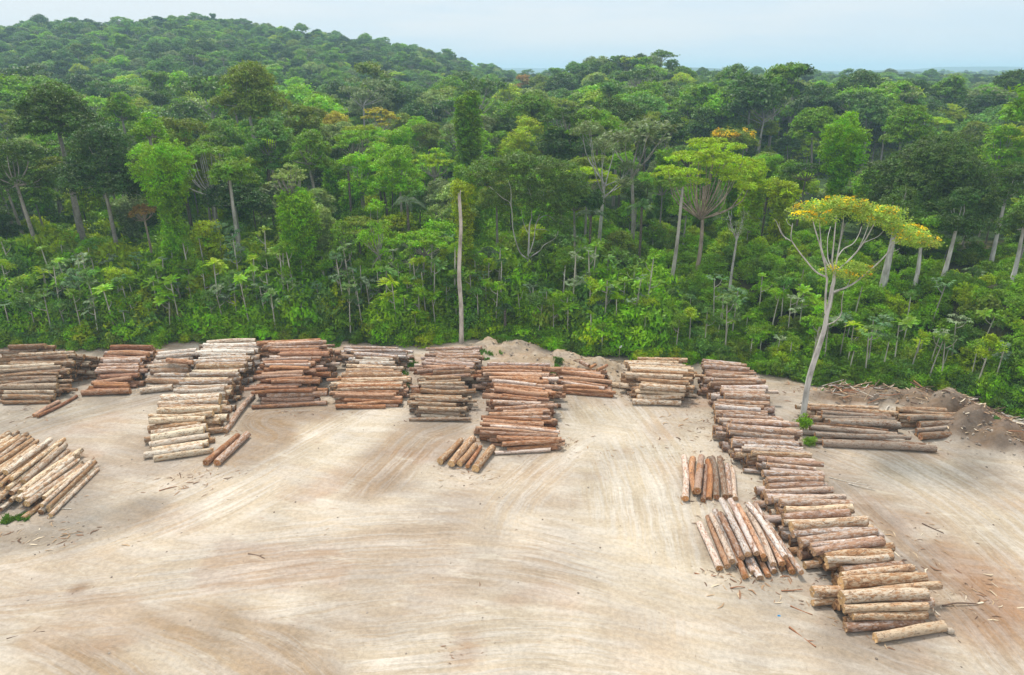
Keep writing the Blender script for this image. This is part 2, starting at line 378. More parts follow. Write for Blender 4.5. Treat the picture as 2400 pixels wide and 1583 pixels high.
m, nt = new_mat("packed_soil")
at = nt.nodes.new("ShaderNodeAttribute"); at.attribute_name = "soil"
fl = nt.nodes.new("ShaderNodeAttribute"); fl.attribute_name = "flow"
sw = nt.nodes.new("ShaderNodeAttribute"); sw.attribute_name = "flow_weight"
tcd = nt.nodes.new("ShaderNodeTexCoord"); P = tcd.outputs["Object"]
rot = nt.nodes.new("ShaderNodeMapping"); rot.inputs["Rotation"].default_value = (0, 0, math.radians(14)); nt.links.new(P, rot.inputs[0])
warp = nt.nodes.new("ShaderNodeVectorMath"); warp.operation = 'MULTIPLY_ADD'
wnz = nt.nodes.new("ShaderNodeTexNoise"); wnz.inputs["Scale"].default_value = 0.09; wnz.inputs["Detail"].default_value = 2.0; nt.links.new(P, wnz.inputs["Vector"])
nt.links.new(wnz.outputs["Color"], warp.inputs[0]); warp.inputs[1].default_value = (3.0, 3.0, 0); nt.links.new(rot.outputs[0], warp.inputs[2])
s0 = noise(nt, mapping(nt, warp.outputs[0], (.10, .8, .5)), 1.0, 6.0, .62)
fw_ = nt.nodes.new('ShaderNodeVectorMath'); fw_.operation = 'MULTIPLY_ADD'
wn3 = nt.nodes.new('ShaderNodeTexNoise'); wn3.inputs['Scale'].default_value = .35; wn3.inputs['Detail'].default_value = 3.0; nt.links.new(P, wn3.inputs['Vector']); nt.links.new(wn3.outputs['Color'], fw_.inputs[0]); fw_.inputs[1].default_value = (.6, .6, 0); nt.links.new(fl.outputs['Vector'], fw_.inputs[2]); fwarp = fw_.outputs[0]
s1 = noise(nt, mapping(nt, fwarp, (.07, 1.0, 1)), 1.0, 6.0, .68)
s1b = noise(nt, mapping(nt, fwarp, (.2, 3.4, 1)), 1.0, 3.0, .6)
sA = maprange(nt, s0, .36, .64, -.75, .75); sB = math_(nt, 'ADD', maprange(nt, s1, .36, .64, -1, 1), math_(nt, 'MULTIPLY', maprange(nt, s1b, .35, .65, -1, 1), .45))
fw = sw.outputs["Fac"]
streak = math_(nt, 'ADD', math_(nt, 'MULTIPLY', sA, math_(nt, 'SUBTRACT', 0.8, math_(nt, 'MULTIPLY', fw, .6))), math_(nt, 'MULTIPLY', sB, fw))
speck = noise(nt, P, 2.6, 6.0, .7)
fine = noise(nt, P, 14.0, 3.0, .6)
patchy = maprange(nt, noise(nt, P, .16, 4.0, .6), .35, .65, .15, 1.15)
val = math_(nt, 'MULTIPLY_ADD', math_(nt, 'MULTIPLY', streak, patchy), 0.12, 1.0)
val = math_(nt, 'MULTIPLY', val, maprange(nt, speck, .25, .75, .83, 1.15))
val = math_(nt, 'MULTIPLY', val, maprange(nt, fine, .3, .7, .95, 1.05))
hs = nt.nodes.new("ShaderNodeHueSaturation"); nt.links.new(at.outputs["Color"], hs.inputs["Color"]); nt.links.new(val, hs.inputs["Value"])
nt.links.new(maprange(nt, streak, -1, 1, 1.25, .82), hs.inputs["Saturation"])
dark = maprange(nt, noise(nt, mapping(nt, warp.outputs[0], (.40, 1.7, 1)), 1.6, 7.0, .72), .60, .74, 0, .62)
c = mixc(nt, dark, hs.outputs[0], (.17, .125, .09))
rust = maprange(nt, noise(nt, mapping(nt, warp.outputs[0], (.45, 1.5, 1), None), 0.9, 8.0, .75), .585, .72, 0, .55)
c = mixc(nt, rust, c, (.31, .19, .12))
pale = maprange(nt, noise(nt, mapping(nt, warp.outputs[0], (.35, 1.2, 1)), .55, 5.0, .7), .56, .7, 0, .32)
sr = nt.nodes.new('ShaderNodeSeparateColor'); nt.links.new(at.outputs['Color'], sr.inputs[0])
c = mixc(nt, math_(nt, 'MULTIPLY', pale, maprange(nt, sr.outputs[0], .2, .36)), c, (.60, .55, .46))
peb = nt.nodes.new("ShaderNodeTexVoronoi"); peb.inputs["Scale"].default_value = 3.2; nt.links.new(P, peb.inputs["Vector"])
c = mixc(nt, math_(nt, 'MULTIPLY', maprange(nt, peb.outputs["Distance"], .05, .13, 1, 0), maprange(nt, speck, .5, .62, 0, .7)), c, mixc(nt, peb.outputs["Color"], (.16, .11, .08), (.5, .44, .36)))
hgt = math_(nt, 'ADD', math_(nt, 'MULTIPLY', streak, .4), math_(nt, 'ADD', speck, math_(nt, 'MULTIPLY', fine, .35)))
finish(nt, princ(nt, c, .95, .12, hgt, .09, .75).outputs[0]); M_SOIL = m

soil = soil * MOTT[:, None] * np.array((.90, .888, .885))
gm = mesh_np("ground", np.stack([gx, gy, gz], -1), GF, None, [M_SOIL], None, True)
a_ = gm.attributes.new("soil", 'FLOAT_COLOR', 'POINT'); a_.data.foreach_set("color", np.concatenate([np.clip(soil, 0, 1), np.ones((len(gx), 1))], 1).astype(np.float32).ravel())
a_ = gm.attributes.new("flow", 'FLOAT_VECTOR', 'POINT'); a_.data.foreach_set("vector", np.concatenate([flow, np.zeros((len(gx), 1))], 1).astype(np.float32).ravel())
a_ = gm.attributes.new("flow_weight", 'FLOAT', 'POINT'); a_.data.foreach_set("value", strw.astype(np.float32))
tag(obj("ground", gm), kind='structure')

# the land beyond, one coarse sheet to the horizon (dips under the fine sheet)
def spaced(lo, hi, n, near, p=2.6):
    t = np.linspace(-1, 1, n); r = np.sign(t) * np.abs(t) ** p
    return np.where(r < 0, near + r * (near - lo), near + r * (hi - near))
tx = spaced(-5200, 5200, 181, 0.0); ty = spaced(-1500, 7300, 201, 60.0)
TX, TY = np.meshgrid(tx, ty); px, py = TX.ravel(), TY.ravel()
tz = terrain(px, py)
inside = np.minimum(np.minimum(px + 112, 112 - px), np.minimum(py - 14, 127.5 - py))
tz = tz - np.where(inside > 0, 0.02 + 1.6 * sm(0, 8, inside), 0.02)
n1_, n2_ = len(tx), len(ty)
ii = (np.arange(n2_ - 1)[:, None] * n1_ + np.arange(n1_ - 1)[None, :]).ravel()
m, nt = new_mat("forest_floor")
tcd = nt.nodes.new("ShaderNodeTexCoord"); P = tcd.outputs["Object"]
bare = nt.nodes.new("ShaderNodeAttribute"); bare.attribute_name = "bare"
c = mixc(nt, maprange(nt, noise(nt, P, .05, 6.0, .7), .35, .65), (.03, .055, .015), (.055, .095, .025))
c = mixc(nt, bare.outputs["Fac"], c, mixc(nt, noise(nt, P, .2, 6.0), (.40, .33, .26), (.54, .47, .37)))
finish(nt, princ(nt, c, .95, .1, noise(nt, P, .09, 5.0, .7), 6.0, 1.0).outputs[0])
lm = mesh_np("hills", np.stack([px, py, tz], -1), np.stack([ii, ii + 1, ii + n1_ + 1, ii + n1_], -1), None, [m], None, True)
a_ = lm.attributes.new("bare", 'FLOAT', 'POINT'); a_.data.foreach_set("value", np.where((py < yE(px)) & (np.hypot(px, py) < 400), 1.0, 0.0).astype(np.float32))
tag(obj("hills", lm), kind='structure')

# air between here and the far ridge
hz = MB(); hz.box((0, 2900, 54.2), (10700, 9000, 113.6))
m, nt = new_mat("haze"); pv = nt.nodes.new("ShaderNodeVolumePrincipled"); pv.inputs["Color"].default_value = (.55, .80, 1.0, 1); pv.inputs["Density"].default_value = 0.0003; pv.inputs["Anisotropy"].default_value = 0.1
o_ = nt.nodes.new("ShaderNodeOutputMaterial"); nt.links.new(pv.outputs[0], o_.inputs["Volume"])
hm = hz.mesh("haze", [m]); tag(obj("haze", hm), kind='stuff')

# ------------------------------------------------------------------ logs
def bark_material(name, single=True):
    m, nt = new_mat(name); t = nt.nodes.new("ShaderNodeTexCoord")
    if single:
        oi = nt.nodes.new("ShaderNodeObjectInfo")
        off = nt.nodes.new("ShaderNodeVectorMath"); off.operation = 'MULTIPLY_ADD'
        cmb = nt.nodes.new("ShaderNodeCombineXYZ")
        for i in range(3): nt.links.new(oi.outputs["Random"], cmb.inputs[i])
        nt.links.new(cmb.outputs[0], off.inputs[0]); off.inputs[1].default_value = (71, 43, 97); nt.links.new(t.outputs["Object"], off.inputs[2])
        V = off.outputs[0]; base = oi.outputs["Color"]; alpha = oi.outputs["Alpha"]
    else:
        a1 = nt.nodes.new("ShaderNodeAttribute"); a1.attribute_name = "along"; a2 = nt.nodes.new("ShaderNodeAttribute"); a2.attribute_name = "bark"
        V = a1.outputs["Vector"]; base = a2.outputs["Color"]; alpha = a2.outputs["Alpha"]
    big = noise(nt, mapping(nt, V, (.55, 1.5, 1.5)), 1.0, 4.0, .6, .6)
    med = noise(nt, mapping(nt, V, (.9, 2.4, 2.4)), 2.1, 6.0, .7, .5)
    fin = noise(nt, mapping(nt, V, (2.0, 9.0, 9.0)), 1.8, 4.0, .7)
    rnd = math_(nt, 'FRACT', math_(nt, 'MULTIPLY', alpha, 37.7))
    vor = nt.nodes.new('ShaderNodeTexVoronoi'); vor.feature = 'DISTANCE_TO_EDGE'; vor.inputs['Scale'].default_value = 1.5; dv = nt.nodes.new('ShaderNodeVectorMath'); dv.operation = 'MULTIPLY_ADD'; dn_ = nt.nodes.new('ShaderNodeTexNoise'); dn_.inputs['Scale'].default_value = 2.2; dn_.inputs['Detail'].default_value = 3.0; nt.links.new(V, dn_.inputs['Vector']); nt.links.new(dn_.outputs['Color'], dv.inputs[0]); dv.inputs[1].default_value = (.9, .9, .9); nt.links.new(mapping(nt, V, (.6, 2.0, 2.0)), dv.inputs[2]); nt.links.new(dv.outputs[0], vor.inputs['Vector'])
    # outer bark: pale weathered plates over brown inner bark
    brown = mixc(nt, .42, mixc(nt, 1.0, base, (1.0, .74, .55), 'MULTIPLY'), (.20, .095, .048))
    plate = mixc(nt, .12, mixc(nt, 1.0, base, (1.08, 1.08, 1.08), 'MULTIPLY'), (.62, .57, .52))
    c = mixc(nt, maprange(nt, math_(nt, 'ADD', med, math_(nt, 'MULTIPLY', math_(nt, 'SUBTRACT', rnd, .5), .15)), .42, .56), brown, plate)
    # patches where the bark has come off (share of the log in the colour's alpha)
    thr = math_(nt, 'SUBTRACT', .78, math_(nt, 'MULTIPLY', alpha, .46))
    peel = maprange(nt, math_(nt, 'ADD', math_(nt, 'MULTIPLY', big, .7), math_(nt, 'MULTIPLY', med, .3)), thr, math_(nt, 'ADD', thr, .05))
    hot = mixc(nt, maprange(nt, noise(nt, mapping(nt, V, (.4, 1.2, 1.2)), 1.7, 3.0), .38, .62), (.30, .115, .04), (.52, .24, .09))
    c = mixc(nt, math_(nt, 'MULTIPLY', peel, .68), c, mixc(nt, .3, hot, base))
    crack = maprange(nt, noise(nt, mapping(nt, V, (.9, 2.0, 2.0)), 2.3, 6.0, .75, 1.4), .55, .63, 0, .85)
    c = mixc(nt, math_(nt, 'MULTIPLY', crack, .8), c, (.075, .036, .022))
    seam = math_(nt, 'MULTIPLY', maprange(nt, vor.outputs['Distance'], .02, .075, 1, 0), maprange(nt, big, .44, .60, .0, .7))
    c = mixc(nt, seam, c, (.13, .065, .038))
    hs = nt.nodes.new("ShaderNodeHueSaturation"); nt.links.new(c, hs.inputs["Color"]); nt.links.new(math_(nt, 'MULTIPLY', maprange(nt, fin, .25, .75, .74, 1.24, False), maprange(nt, rnd, 0, 1, .80, 1.04, False)), hs.inputs["Value"]); hs.inputs["Saturation"].default_value = 1.03
    h = math_(nt, 'ADD', fin, math_(nt, 'MULTIPLY', med, 1.2))
    finish(nt, princ(nt, hs.outputs[0], .85, .2, h, .06, .9).outputs[0]); return m
M_BARK = bark_material("log_bark"); M_BARK_MASS = bark_material("log_bark_of_the_mass", False)
def cut_material(name):
    m, nt = new_mat(name)
    oi = nt.nodes.new("ShaderNodeObjectInfo"); t = nt.nodes.new("ShaderNodeTexCoord"); P = t.outputs["Object"]
    w = nt.nodes.new("ShaderNodeTexWave"); w.wave_type = 'RINGS'; w.rings_direction = 'X'; w.inputs["Scale"].default_value = 3.2; w.inputs["Distortion"].default_value = 2.5; w.inputs["Detail"].default_value = 3
    nt.links.new(P, w.inputs["Vector"])
    ln = nt.nodes.new("ShaderNodeVectorMath"); ln.operation = 'LENGTH'; nt.links.new(P, ln.inputs[0])
    c = mixc(nt, maprange(nt, ln.outputs["Value"], .55, .85), oi.outputs["Color"], mixc(nt, .45, oi.outputs["Color"], (.62, .42, .22)))
    c = mixc(nt, math_(nt, 'MULTIPLY', w.outputs["Fac"], .4), c, mixc(nt, .55, c, (.12, .05, .025)))
    c = mixc(nt, maprange(nt, noise(nt, P, 2.0, 5.0, .7), .5, .72, 0, .7), c, (.07, .035, .022))
    c = mixc(nt, maprange(nt, ln.outputs["Value"], .085, .10, 1, 0), c, (.78, .76, .72))
    finish(nt, princ(nt, c, .9, .15, w.outputs["Fac"], .02, .4).outputs[0]); return m
M_CUT = cut_material("cut_wood")
m_, nt_ = new_mat("cut_wood_plain"); tc_ = nt_.nodes.new("ShaderNodeTexCoord")
finish(nt_, princ(nt_, mixc(nt_, maprange(nt_, noise(nt_, tc_.outputs["Object"], 2.0, 5.0, .7), .35, .65), (.12, .055, .03), (.42, .24, .11)), .9, .15).outputs[0]); M_CUT_PLAIN = m_

SIDES = 14
def log_mesh(L_, r, rg, crooked=0.0):
    """a trunk piece along X: taper, slight bow, knots and an uneven girth"""
    n = 11
    x = np.linspace(-L_ / 2, L_ / 2, n)
    bow = np.zeros((n, 2)); t = np.linspace(-1, 1, n)
    for _ in range(2):
        a = rg.normal(0, .035 + crooked * .16, 2); k = rg.uniform(.6, 1.5); ph = rg.uniform(0, 3)
        bow += np.outer(np.sin(t * k * 1.6 + ph), a) * L_ / 5
    bow -= bow.mean(0)
    taper = np.linspace(1 + rg.uniform(.02, .1), 1 - rg.uniform(.02, .1), n)
    if rg.random() < .5: taper = taper[::-1]
    th = np.arange(SIDES) / SIDES * 2 * np.pi
    lob = 1 + .05 * np.sin(2 * th + rg.uniform(0, 6)) + .035 * np.sin(3 * th + rg.uniform(0, 6))
    R = r * taper[:, None] * lob[None] * (1 + rg.normal(0, .022, (n, SIDES)))
    if rg.random() < .4:
        k = rg.integers(2, n - 2); R[k] *= 1 + rg.uniform(.05, .14)
    V = np.stack([np.repeat(x[:, None], SIDES, 1) , bow[:, :1] + R * np.cos(th)[None], bow[:, 1:] + R * np.sin(th)[None]], -1).reshape(-1, 3)
    V[:SIDES, 0] += rg.normal(0, .03, SIDES); V[-SIDES:, 0] += rg.normal(0, .03, SIDES)
    i = np.arange(n - 1)[:, None] * SIDES; j = np.arange(SIDES)[None]; k = (j + 1) % SIDES
    F = np.stack([i + j, i + SIDES + j, i + SIDES + k, i + k], -1).reshape(-1, 4)
    return V, F, bow, R
LOGS = []     # dicts: centre, axis, length, radius, colour, pile, tier ...
PAL = dict(
    tan=[(.37, .28, .19), (.31, .235, .16), (.42, .33, .23), (.27, .20, .14), (.46, .38, .28)],
    rust=[(.36, .18, .10), (.29, .145, .085), (.40, .23, .14), (.46, .36, .30), (.33, .21, .15)],
    grey=[(.56, .51, .45), (.50, .45, .39), (.60, .55, .48), (.46, .40, .33), (.54, .45, .35)],
    cream=[(.60, .49, .35), (.64, .54, .39), (.56, .45, .31), (.50, .42, .33), (.60, .53, .43)],
    whitish=[(.64, .59, .56), (.60, .55, .52), (.66, .62, .58), (.56, .49, .45)],
    pink=[(.52, .44, .40), (.46, .36, .31), (.55, .49, .45), (.44, .35, .28), (.49, .39, .32)],
    orange=[(.48, .28, .17), (.53, .36, .26), (.42, .23, .13), (.56, .45, .38), (.47, .28, .17)],
    buff=[(.56, .43, .29), (.60, .48, .35), (.50, .37, .24), (.58, .49, .38)],
    brown=[(.23, .175, .125), (.27, .21, .16), (.20, .15, .11), (.30, .25, .20)])
WORDS = dict(tan="tan", rust="rust brown", grey="grey", cream="cream", whitish="whitish", pink="pinkish", orange="orange brown", buff="buff", brown="dull brown")
CUTS = dict(tan=(0.425, 0.275, 0.138), rust=(0.400, 0.175, 0.075), grey=(0.500, 0.325, 0.188), cream=(0.625, 0.413, 0.200), whitish=(0.525, 0.350, 0.213), pink=(0.500, 0.300, 0.175), orange=(0.562, 0.250, 0.094), buff=(0.650, 0.413, 0.200), brown=(0.375, 0.175, 0.088))
def add_log(c, ax, L_, r, pal, peel, pile, tier, rg, crooked=0.0):
    base = np.array(PAL[pal][rg.integers(len(PAL[pal]))]) * rg.uniform(.86, 1.14)
    LOGS.append(dict(c=np.array(c, float), ax=np.array(ax, float) / np.linalg.norm(ax), L=L_, r=r, col=tuple(base) + (float(np.clip(peel * rg.uniform(.4, 1.6), 0, 1)),), pal=pal, pile=pile, tier=tier, crooked=crooked, seed=int(rg.integers(1 << 30))))

def pile(name, lines, dmin, dmax, pals, peel, seed, jl=.35, yaw=2.3, big=.12, over=.5, dcrop=None):
    """logs laid side by side and in tiers. lines, front to back: (uL, vL, uR, vR, z) = the ends of a top log whose axis is z above the ground"""
    rg = np.random.default_rng(seed)
    W = []
    for uL, vL, uR, vR, z in lines:
        W.append((G(uL, vL, z), G(uR, vR, z), z))
    ax = sum((b - a) / np.linalg.norm(b - a) for a, b, z in W); ax[2] = 0; ax /= np.linalg.norm(ax)
    nrm = np.array([-ax[1], ax[0], 0.0])
    if nrm @ ((W[-1][0] + W[-1][1]) - (W[0][0] + W[0][1])) < 0: nrm = -nrm
    rows = sorted(((float(((a + b) / 2) @ nrm), float(((a + b) / 2) @ ax), float(abs((b - a) @ ax) / 2), z, math.atan2(float((b - a) @ nrm), float((b - a) @ ax))) for a, b, z in W))
    S, C, HL, Z, YW = (np.array(q) for q in zip(*rows))
    over = max(over, .62 * Z[-1])
    at = lambda s, A: float(np.interp(s, S, A))
    def rad(s_=None): return .5 * (dmin + (dmax - dmin) * rg.beta(1.3, 1.9)) * (1.32 if rg.random() < big else 1) * (1.18 if name in ('longest', 'cream') and s_ is not None and (s_ - S[0]) / (S[-1] - S[0]) < .42 else 1)
    def put(s, z, r, tier):
        f = (s - S[0]) / max(S[-1] - S[0], .1)
        nm, pk = pals[0][1], peel
        for lim, p_ in pals:
            if f + rg.normal(0, .11) <= lim: nm = p_; break
        else: nm = pals[-1][1]
        hl = at(s, HL) * rg.uniform(.86, 1.06); cc = at(s, C) + rg.normal(0, jl * (1.0 if z > at(s, Z) - .5 else 1.5))
        if tier < 99: pass
        y = at(s, YW) + math.radians(rg.normal(0, yaw))
        a = ax * math.cos(y) + nrm * math.sin(y)
        tilt = math.radians(rg.normal(0, .5)); a = a * math.cos(tilt) + np.array([0, 0, math.sin(tilt)])
        add_log(nrm * s + ax * cc + np.array([0, 0, z]), a, 2 * hl, r, nm, pk, name, tier, rg, 0.25 if rg.random() < .12 else 0)
    done = []                                     # dropped one by one into the lowest resting place
    def rest(x, r):   # height of the axis when dropped at x
        z = r * .97
        for a, b, c in done:
            if abs(a - x) < c + r: z = max(z, b + math.sqrt((c + r) ** 2 - (a - x) ** 2) * .985)
        return z
    tier = 0
    while tier < 14:
        placed = 0; s = S[0]; end = S[-1] + over
        while s < end:
            r = rad(s); c = [(rest(x, r), x) for x in np.linspace(s - r * .35, s + r * 1.25, 10)]
            z, x = min(c)
            lim = at(x, Z) + .12 if x <= S[-1] else Z[-1] + .12 - (x - S[-1]) * 1.45
            if z <= max(lim, r) and x >= S[0] - .3: done.append((x, z, r)); put(x, z, r, tier); placed += 1
            s = max(x, s) + r * 1.15
        if not placed: break
        tier += 1
def single(name, near, far, d, z=None, pal='rust', peel=.3, seed=1, crooked=0, tier=0, zfar=None):
    rg = np.random.default_rng(seed); z = d / 2 * .96 if z is None else z
    a = G(*near, z); b = G(*far, z if zfar is None else zfar)
    add_log((a + b) / 2, b - a, float(np.linalg.norm(b - a)), d / 2, pal, peel, name, tier, rg, crooked)

PILE_AT = {}
pile("tan", [(3, 942, 124, 941, .3), (0, 912, 136, 914, 1.3), (-20, 872, 144, 866, 2.7), (40, 834, 178, 830, 3.7), (70, 829, 200, 829, 3.7), (95, 826, 222, 830, 3.5)], .38, .62, [(1, 'tan')], .22, 11, jl=.45)
pile("tan_back", [(-60, 838, 100, 836, 2.2), (-20, 818, 112, 814, 3.4), (20, 806, 108, 804, 3.9)], .5, .7, [(1, 'tan')], .2, 12)
pile("rusty", [(192, 921, 308, 916, .35), (216, 899, 302, 899, .9), (229, 874, 325, 873, 1.7), (232, 846, 332, 840, 2.5), (244, 831, 353, 831, 2.7), (255, 820, 368, 816, 2.9), (262, 814, 370, 811, 2.9)], .46, .72, [(.5, 'rust'), (.75, 'orange'), (1.3, 'rust')], .5, 13)
pile("grey_short", [(327, 916, 403, 909, .35), (346, 893, 431, 896, 1.0), (348, 869, 434, 869, 1.8), (358, 840, 456, 833, 2.6), (378, 825, 471, 820, 2.8)], .55, .85, [(1, 'grey')], .22, 14)
pile("cream", [(348, 1075, 497, 1053, .35), (342, 1050, 488, 1030, .9), (349, 1009, 491, 992, 1.5), (361, 972, 506, 969, 2.0), (376, 938, 520, 934, 2.2), (404, 916, 534, 912, 2.4), (434, 886, 550, 886, 2.6), (455, 860, 570, 858, 2.7), (474, 840, 593, 838, 2.9), (474, 810, 613, 808, 3.2), (480, 802, 606, 797, 3.3)], .52, .86, [(.62, 'cream'), (1, 'grey')], .25, 15, big=.14)
pile("red_brown", [(580, 952, 750, 943, .35), (600, 935, 743, 932, .9), (592, 919, 728, 913, 1.7), (610, 892, 723, 890, 2.5), (627, 862, 732, 861, 3.1), (633, 841, 752, 838, 3.4), (646, 826, 763, 825, 3.6), (630, 806, 763, 800, 3.9), (614, 797, 763, 793, 4.0)], .42, .70, [(.3, 'rust'), (.45, 'orange'), (.75, 'rust'), (.9, 'orange'), (1.3, 'pink')], .5, 16, jl=.6)
pile("grey_topped", [(795, 952, 913, 950, .35), (800, 939, 930, 938, .8), (794, 927, 937, 928, 1.1), (786, 911, 941, 908, 1.4), (779, 890, 960, 881, 1.6), (816, 869, 937, 873, 1.7), (836, 853, 921, 854, 2.0), (841, 839, 919, 841, 2.3), (810, 825, 945, 830, 2.2), (810, 812, 950, 818, 2.4)], .36, .62, [(.3, 'orange'), (.55, 'buff'), (.8, 'grey'), (1.1, 'whitish')], .4, 17, jl=.5)
pile("pink_topped", [(954, 979, 1098, 986, .2), (984, 967, 1079, 971, .8), (970, 952, 1095, 956, 1.3), (972, 935, 1090, 935, 1.7), (973, 911, 1098, 911, 2.1), (995, 893, 1078, 892, 2.5), (988, 868, 1095, 866, 2.8), (989, 849, 1110, 855, 2.9), (1005, 826, 1117, 827, 3.1), (1010, 811, 1113, 811, 3.3)], .38, .72, [(.45, 'tan'), (.6, 'rust'), (1.1, 'pink')], .3, 18, jl=.5)
pile("long_orange", [(1167, 1057, 1297, 1052, .38), (1163, 1042, 1301, 1034, .9), (1157, 1021, 1302, 1029, 1.3), (1128, 1008, 1311, 1020, 1.6), (1134, 986, 1301, 1000, 1.8), (1162, 969, 1285, 966, 2.1), (1157, 956, 1290, 951, 2.3), (1161, 932, 1274, 940, 2.5), (1163, 905, 1293, 921, 2.7), (1169, 892, 1280, 895, 2.9), (1125, 864, 1293, 866, 2.9), (1147, 853, 1279, 854, 3.0)], .36, .68, [(.25, 'orange'), (.5, 'rust'), (.9, 'orange'), (1.1, 'pink')], .42, 19, jl=.6)
pile("splayed", [(1306, 917, 1451, 924, .4), (1311, 903, 1418, 908, .9), (1307, 886, 1431, 895, 1.2), (1306, 874, 1419, 884, 1.5), (1322, 857, 1424, 870, 1.5)], .4, .66, [(1, 'orange')], .45, 20, yaw=3.5)
pile("buff", [(1489, 939, 1609, 944, .4), (1490, 924, 1586, 930, 1.1), (1490, 907, 1602, 911, 1.9), (1478, 880, 1616, 892, 2.5), (1457, 868, 1610, 878, 2.7), (1465, 860, 1621, 866, 2.8), (1484, 838, 1594, 842, 3.0)], .46, .78, [(1, 'buff')], .35, 21, jl=.5)
pile("longest", [(2028, 1489, 2215, 1469, .32), (2007, 1476, 2166, 1460, .4), (1989, 1457, 2176, 1443, .95), (1986, 1429, 2180, 1418, 1.4), (1963, 1400, 2180, 1390, 1.8), (1947, 1379, 2185, 1368, 1.9), (1963, 1351, 2157, 1333, 2.0), (1959, 1321, 2097, 1308, 2.0), (1934, 1301, 2100, 1284, 2.0), (1908, 1287, 2085, 1271, 2.0), (1892, 1272, 2069, 1252, 1.9), (1850, 1250, 2056, 1240, 1.8), (1840, 1228, 2040, 1222, 1.8), (1839, 1202, 2014, 1193, 1.8), (1818, 1174, 1982, 1172, 1.8), (1795, 1150, 1950, 1146, 1.7), (1790, 1124, 1925, 1121, 1.7), (1797, 1086, 1925, 1100, 1.8), (1744, 1059, 1894, 1066, 2.0), (1694, 1010, 1866, 1026, 2.1), (1690, 993, 1859, 1003, 2.1), (1683, 952, 1801, 959, 2.2), (1668, 900, 1787, 900, 2.3), (1649, 866, 1763, 869, 2.4), (1645, 843, 1749, 857, 2.5)], .44, .78, [(.16, 'buff'), (.30, 'pink'), (.36, 'buff'), (1.2, 'pink')], .42, 23, jl=.4, over=.9, big=.16)
pile("behind_tree", [(1925, 1038, 2177, 1048, .38), (1897, 1010, 2158, 1024, .85), (1911, 993, 2075, 1007, 1.2), (1918, 983, 2101, 990, 1.4), (1911, 961, 2077, 976, 1.6), (1875, 951, 2097, 966, 1.6), (1892, 946, 2042, 949, 1.6)], .48, .76, [(.7, 'brown'), (1.1, 'buff')], .3, 24, jl=.5)
pile("by_mound", [(2159, 1021, 2270, 1019, .34), (2142, 1007, 2259, 1003, .8), (2146, 995, 2256, 993, 1.1), (2139, 983, 2239, 983, 1.4), (2111, 969, 2246, 976, 1.6), (2104, 954, 2225, 959, 1.6)], .46, .72, [(.5, 'brown'), (1.1, 'tan')], .38, 25, jl=.4)
pile("diagonal", [(116, 1207, 233, 1095, .24), (100, 1196, 214, 1088, .7), (68, 1178, 200, 1084, 1.1), (36, 1152, 160, 1055, 1.6), (16, 1142, 135, 1046, 1.9), (-14, 1128, 108, 1036, 2.1), (-50, 1110, 70, 1030, 2.2), (-110, 1080, 20, 1010, 2.2)], .40, .64, [(1, 'cream')], .3, 26, yaw=1.2, jl=.5, over=.6)
# loose logs and the two heaps laid end-on
for i, a in enumerate([((482, 1085), (557, 1022), .74, 'rust', .35), ((509, 1085), (580, 1018), .80, 'rust', .45)]): single("rust_pair", a[0], a[1], a[2], None, a[3], a[4], 40 + i)
single("hollow", (525, 1010), (593, 926), .7, None, 'pink', .15, 45, .1)
for i, a in enumerate([((78, 974), (139, 941), .44), ((90, 977), (181, 929), .42)]): single("thin_pair", a[0], a[1], a[2], None, 'rust', .8, 50 + i, .15)
for i, a in enumerate([((1031, 1083), (1082, 1032), .72, 0), ((1055, 1088), (1108, 1029), .82, .05), ((1077, 1088), (1114, 1048), .76, .5), ((1095, 1096), (1126, 1047), .46, .6), ((1114, 1099), (1154, 1051), .82, 0)]):
    single("five", a[0], a[1], a[2], None, ('buff', 'buff', 'buff', 'orange', 'buff')[i], .18, 60 + i, a[3])
for i, a in enumerate([((1609, 1171), (1604, 1072), .62, None, .6), ((1627, 1156), (1620, 1074), .6, None, .6), ((1633, 1150), (1645, 1072), .7, .95, .9), ((1648, 1172), (1654, 1094), .55, None, .5), ((1664, 1167), (1661, 1079), .6, None, .8),
                       ((1681, 1166), (1672, 1075), .66, None, .3), ((1699, 1165), (1688, 1075), .6, None, .25), ((1713, 1164), (1702, 1090), .5, None, .2), ((1725, 1169), (1714, 1098), .5, None, .15)]):
    single("end_on_rust", a[0], a[1], a[2], a[3], ('orange', 'orange', 'rust', 'rust', 'rust', 'brown', 'brown', 'pink', 'pink')[i], a[4], 70 + i, .1, 1 if a[3] else 0)
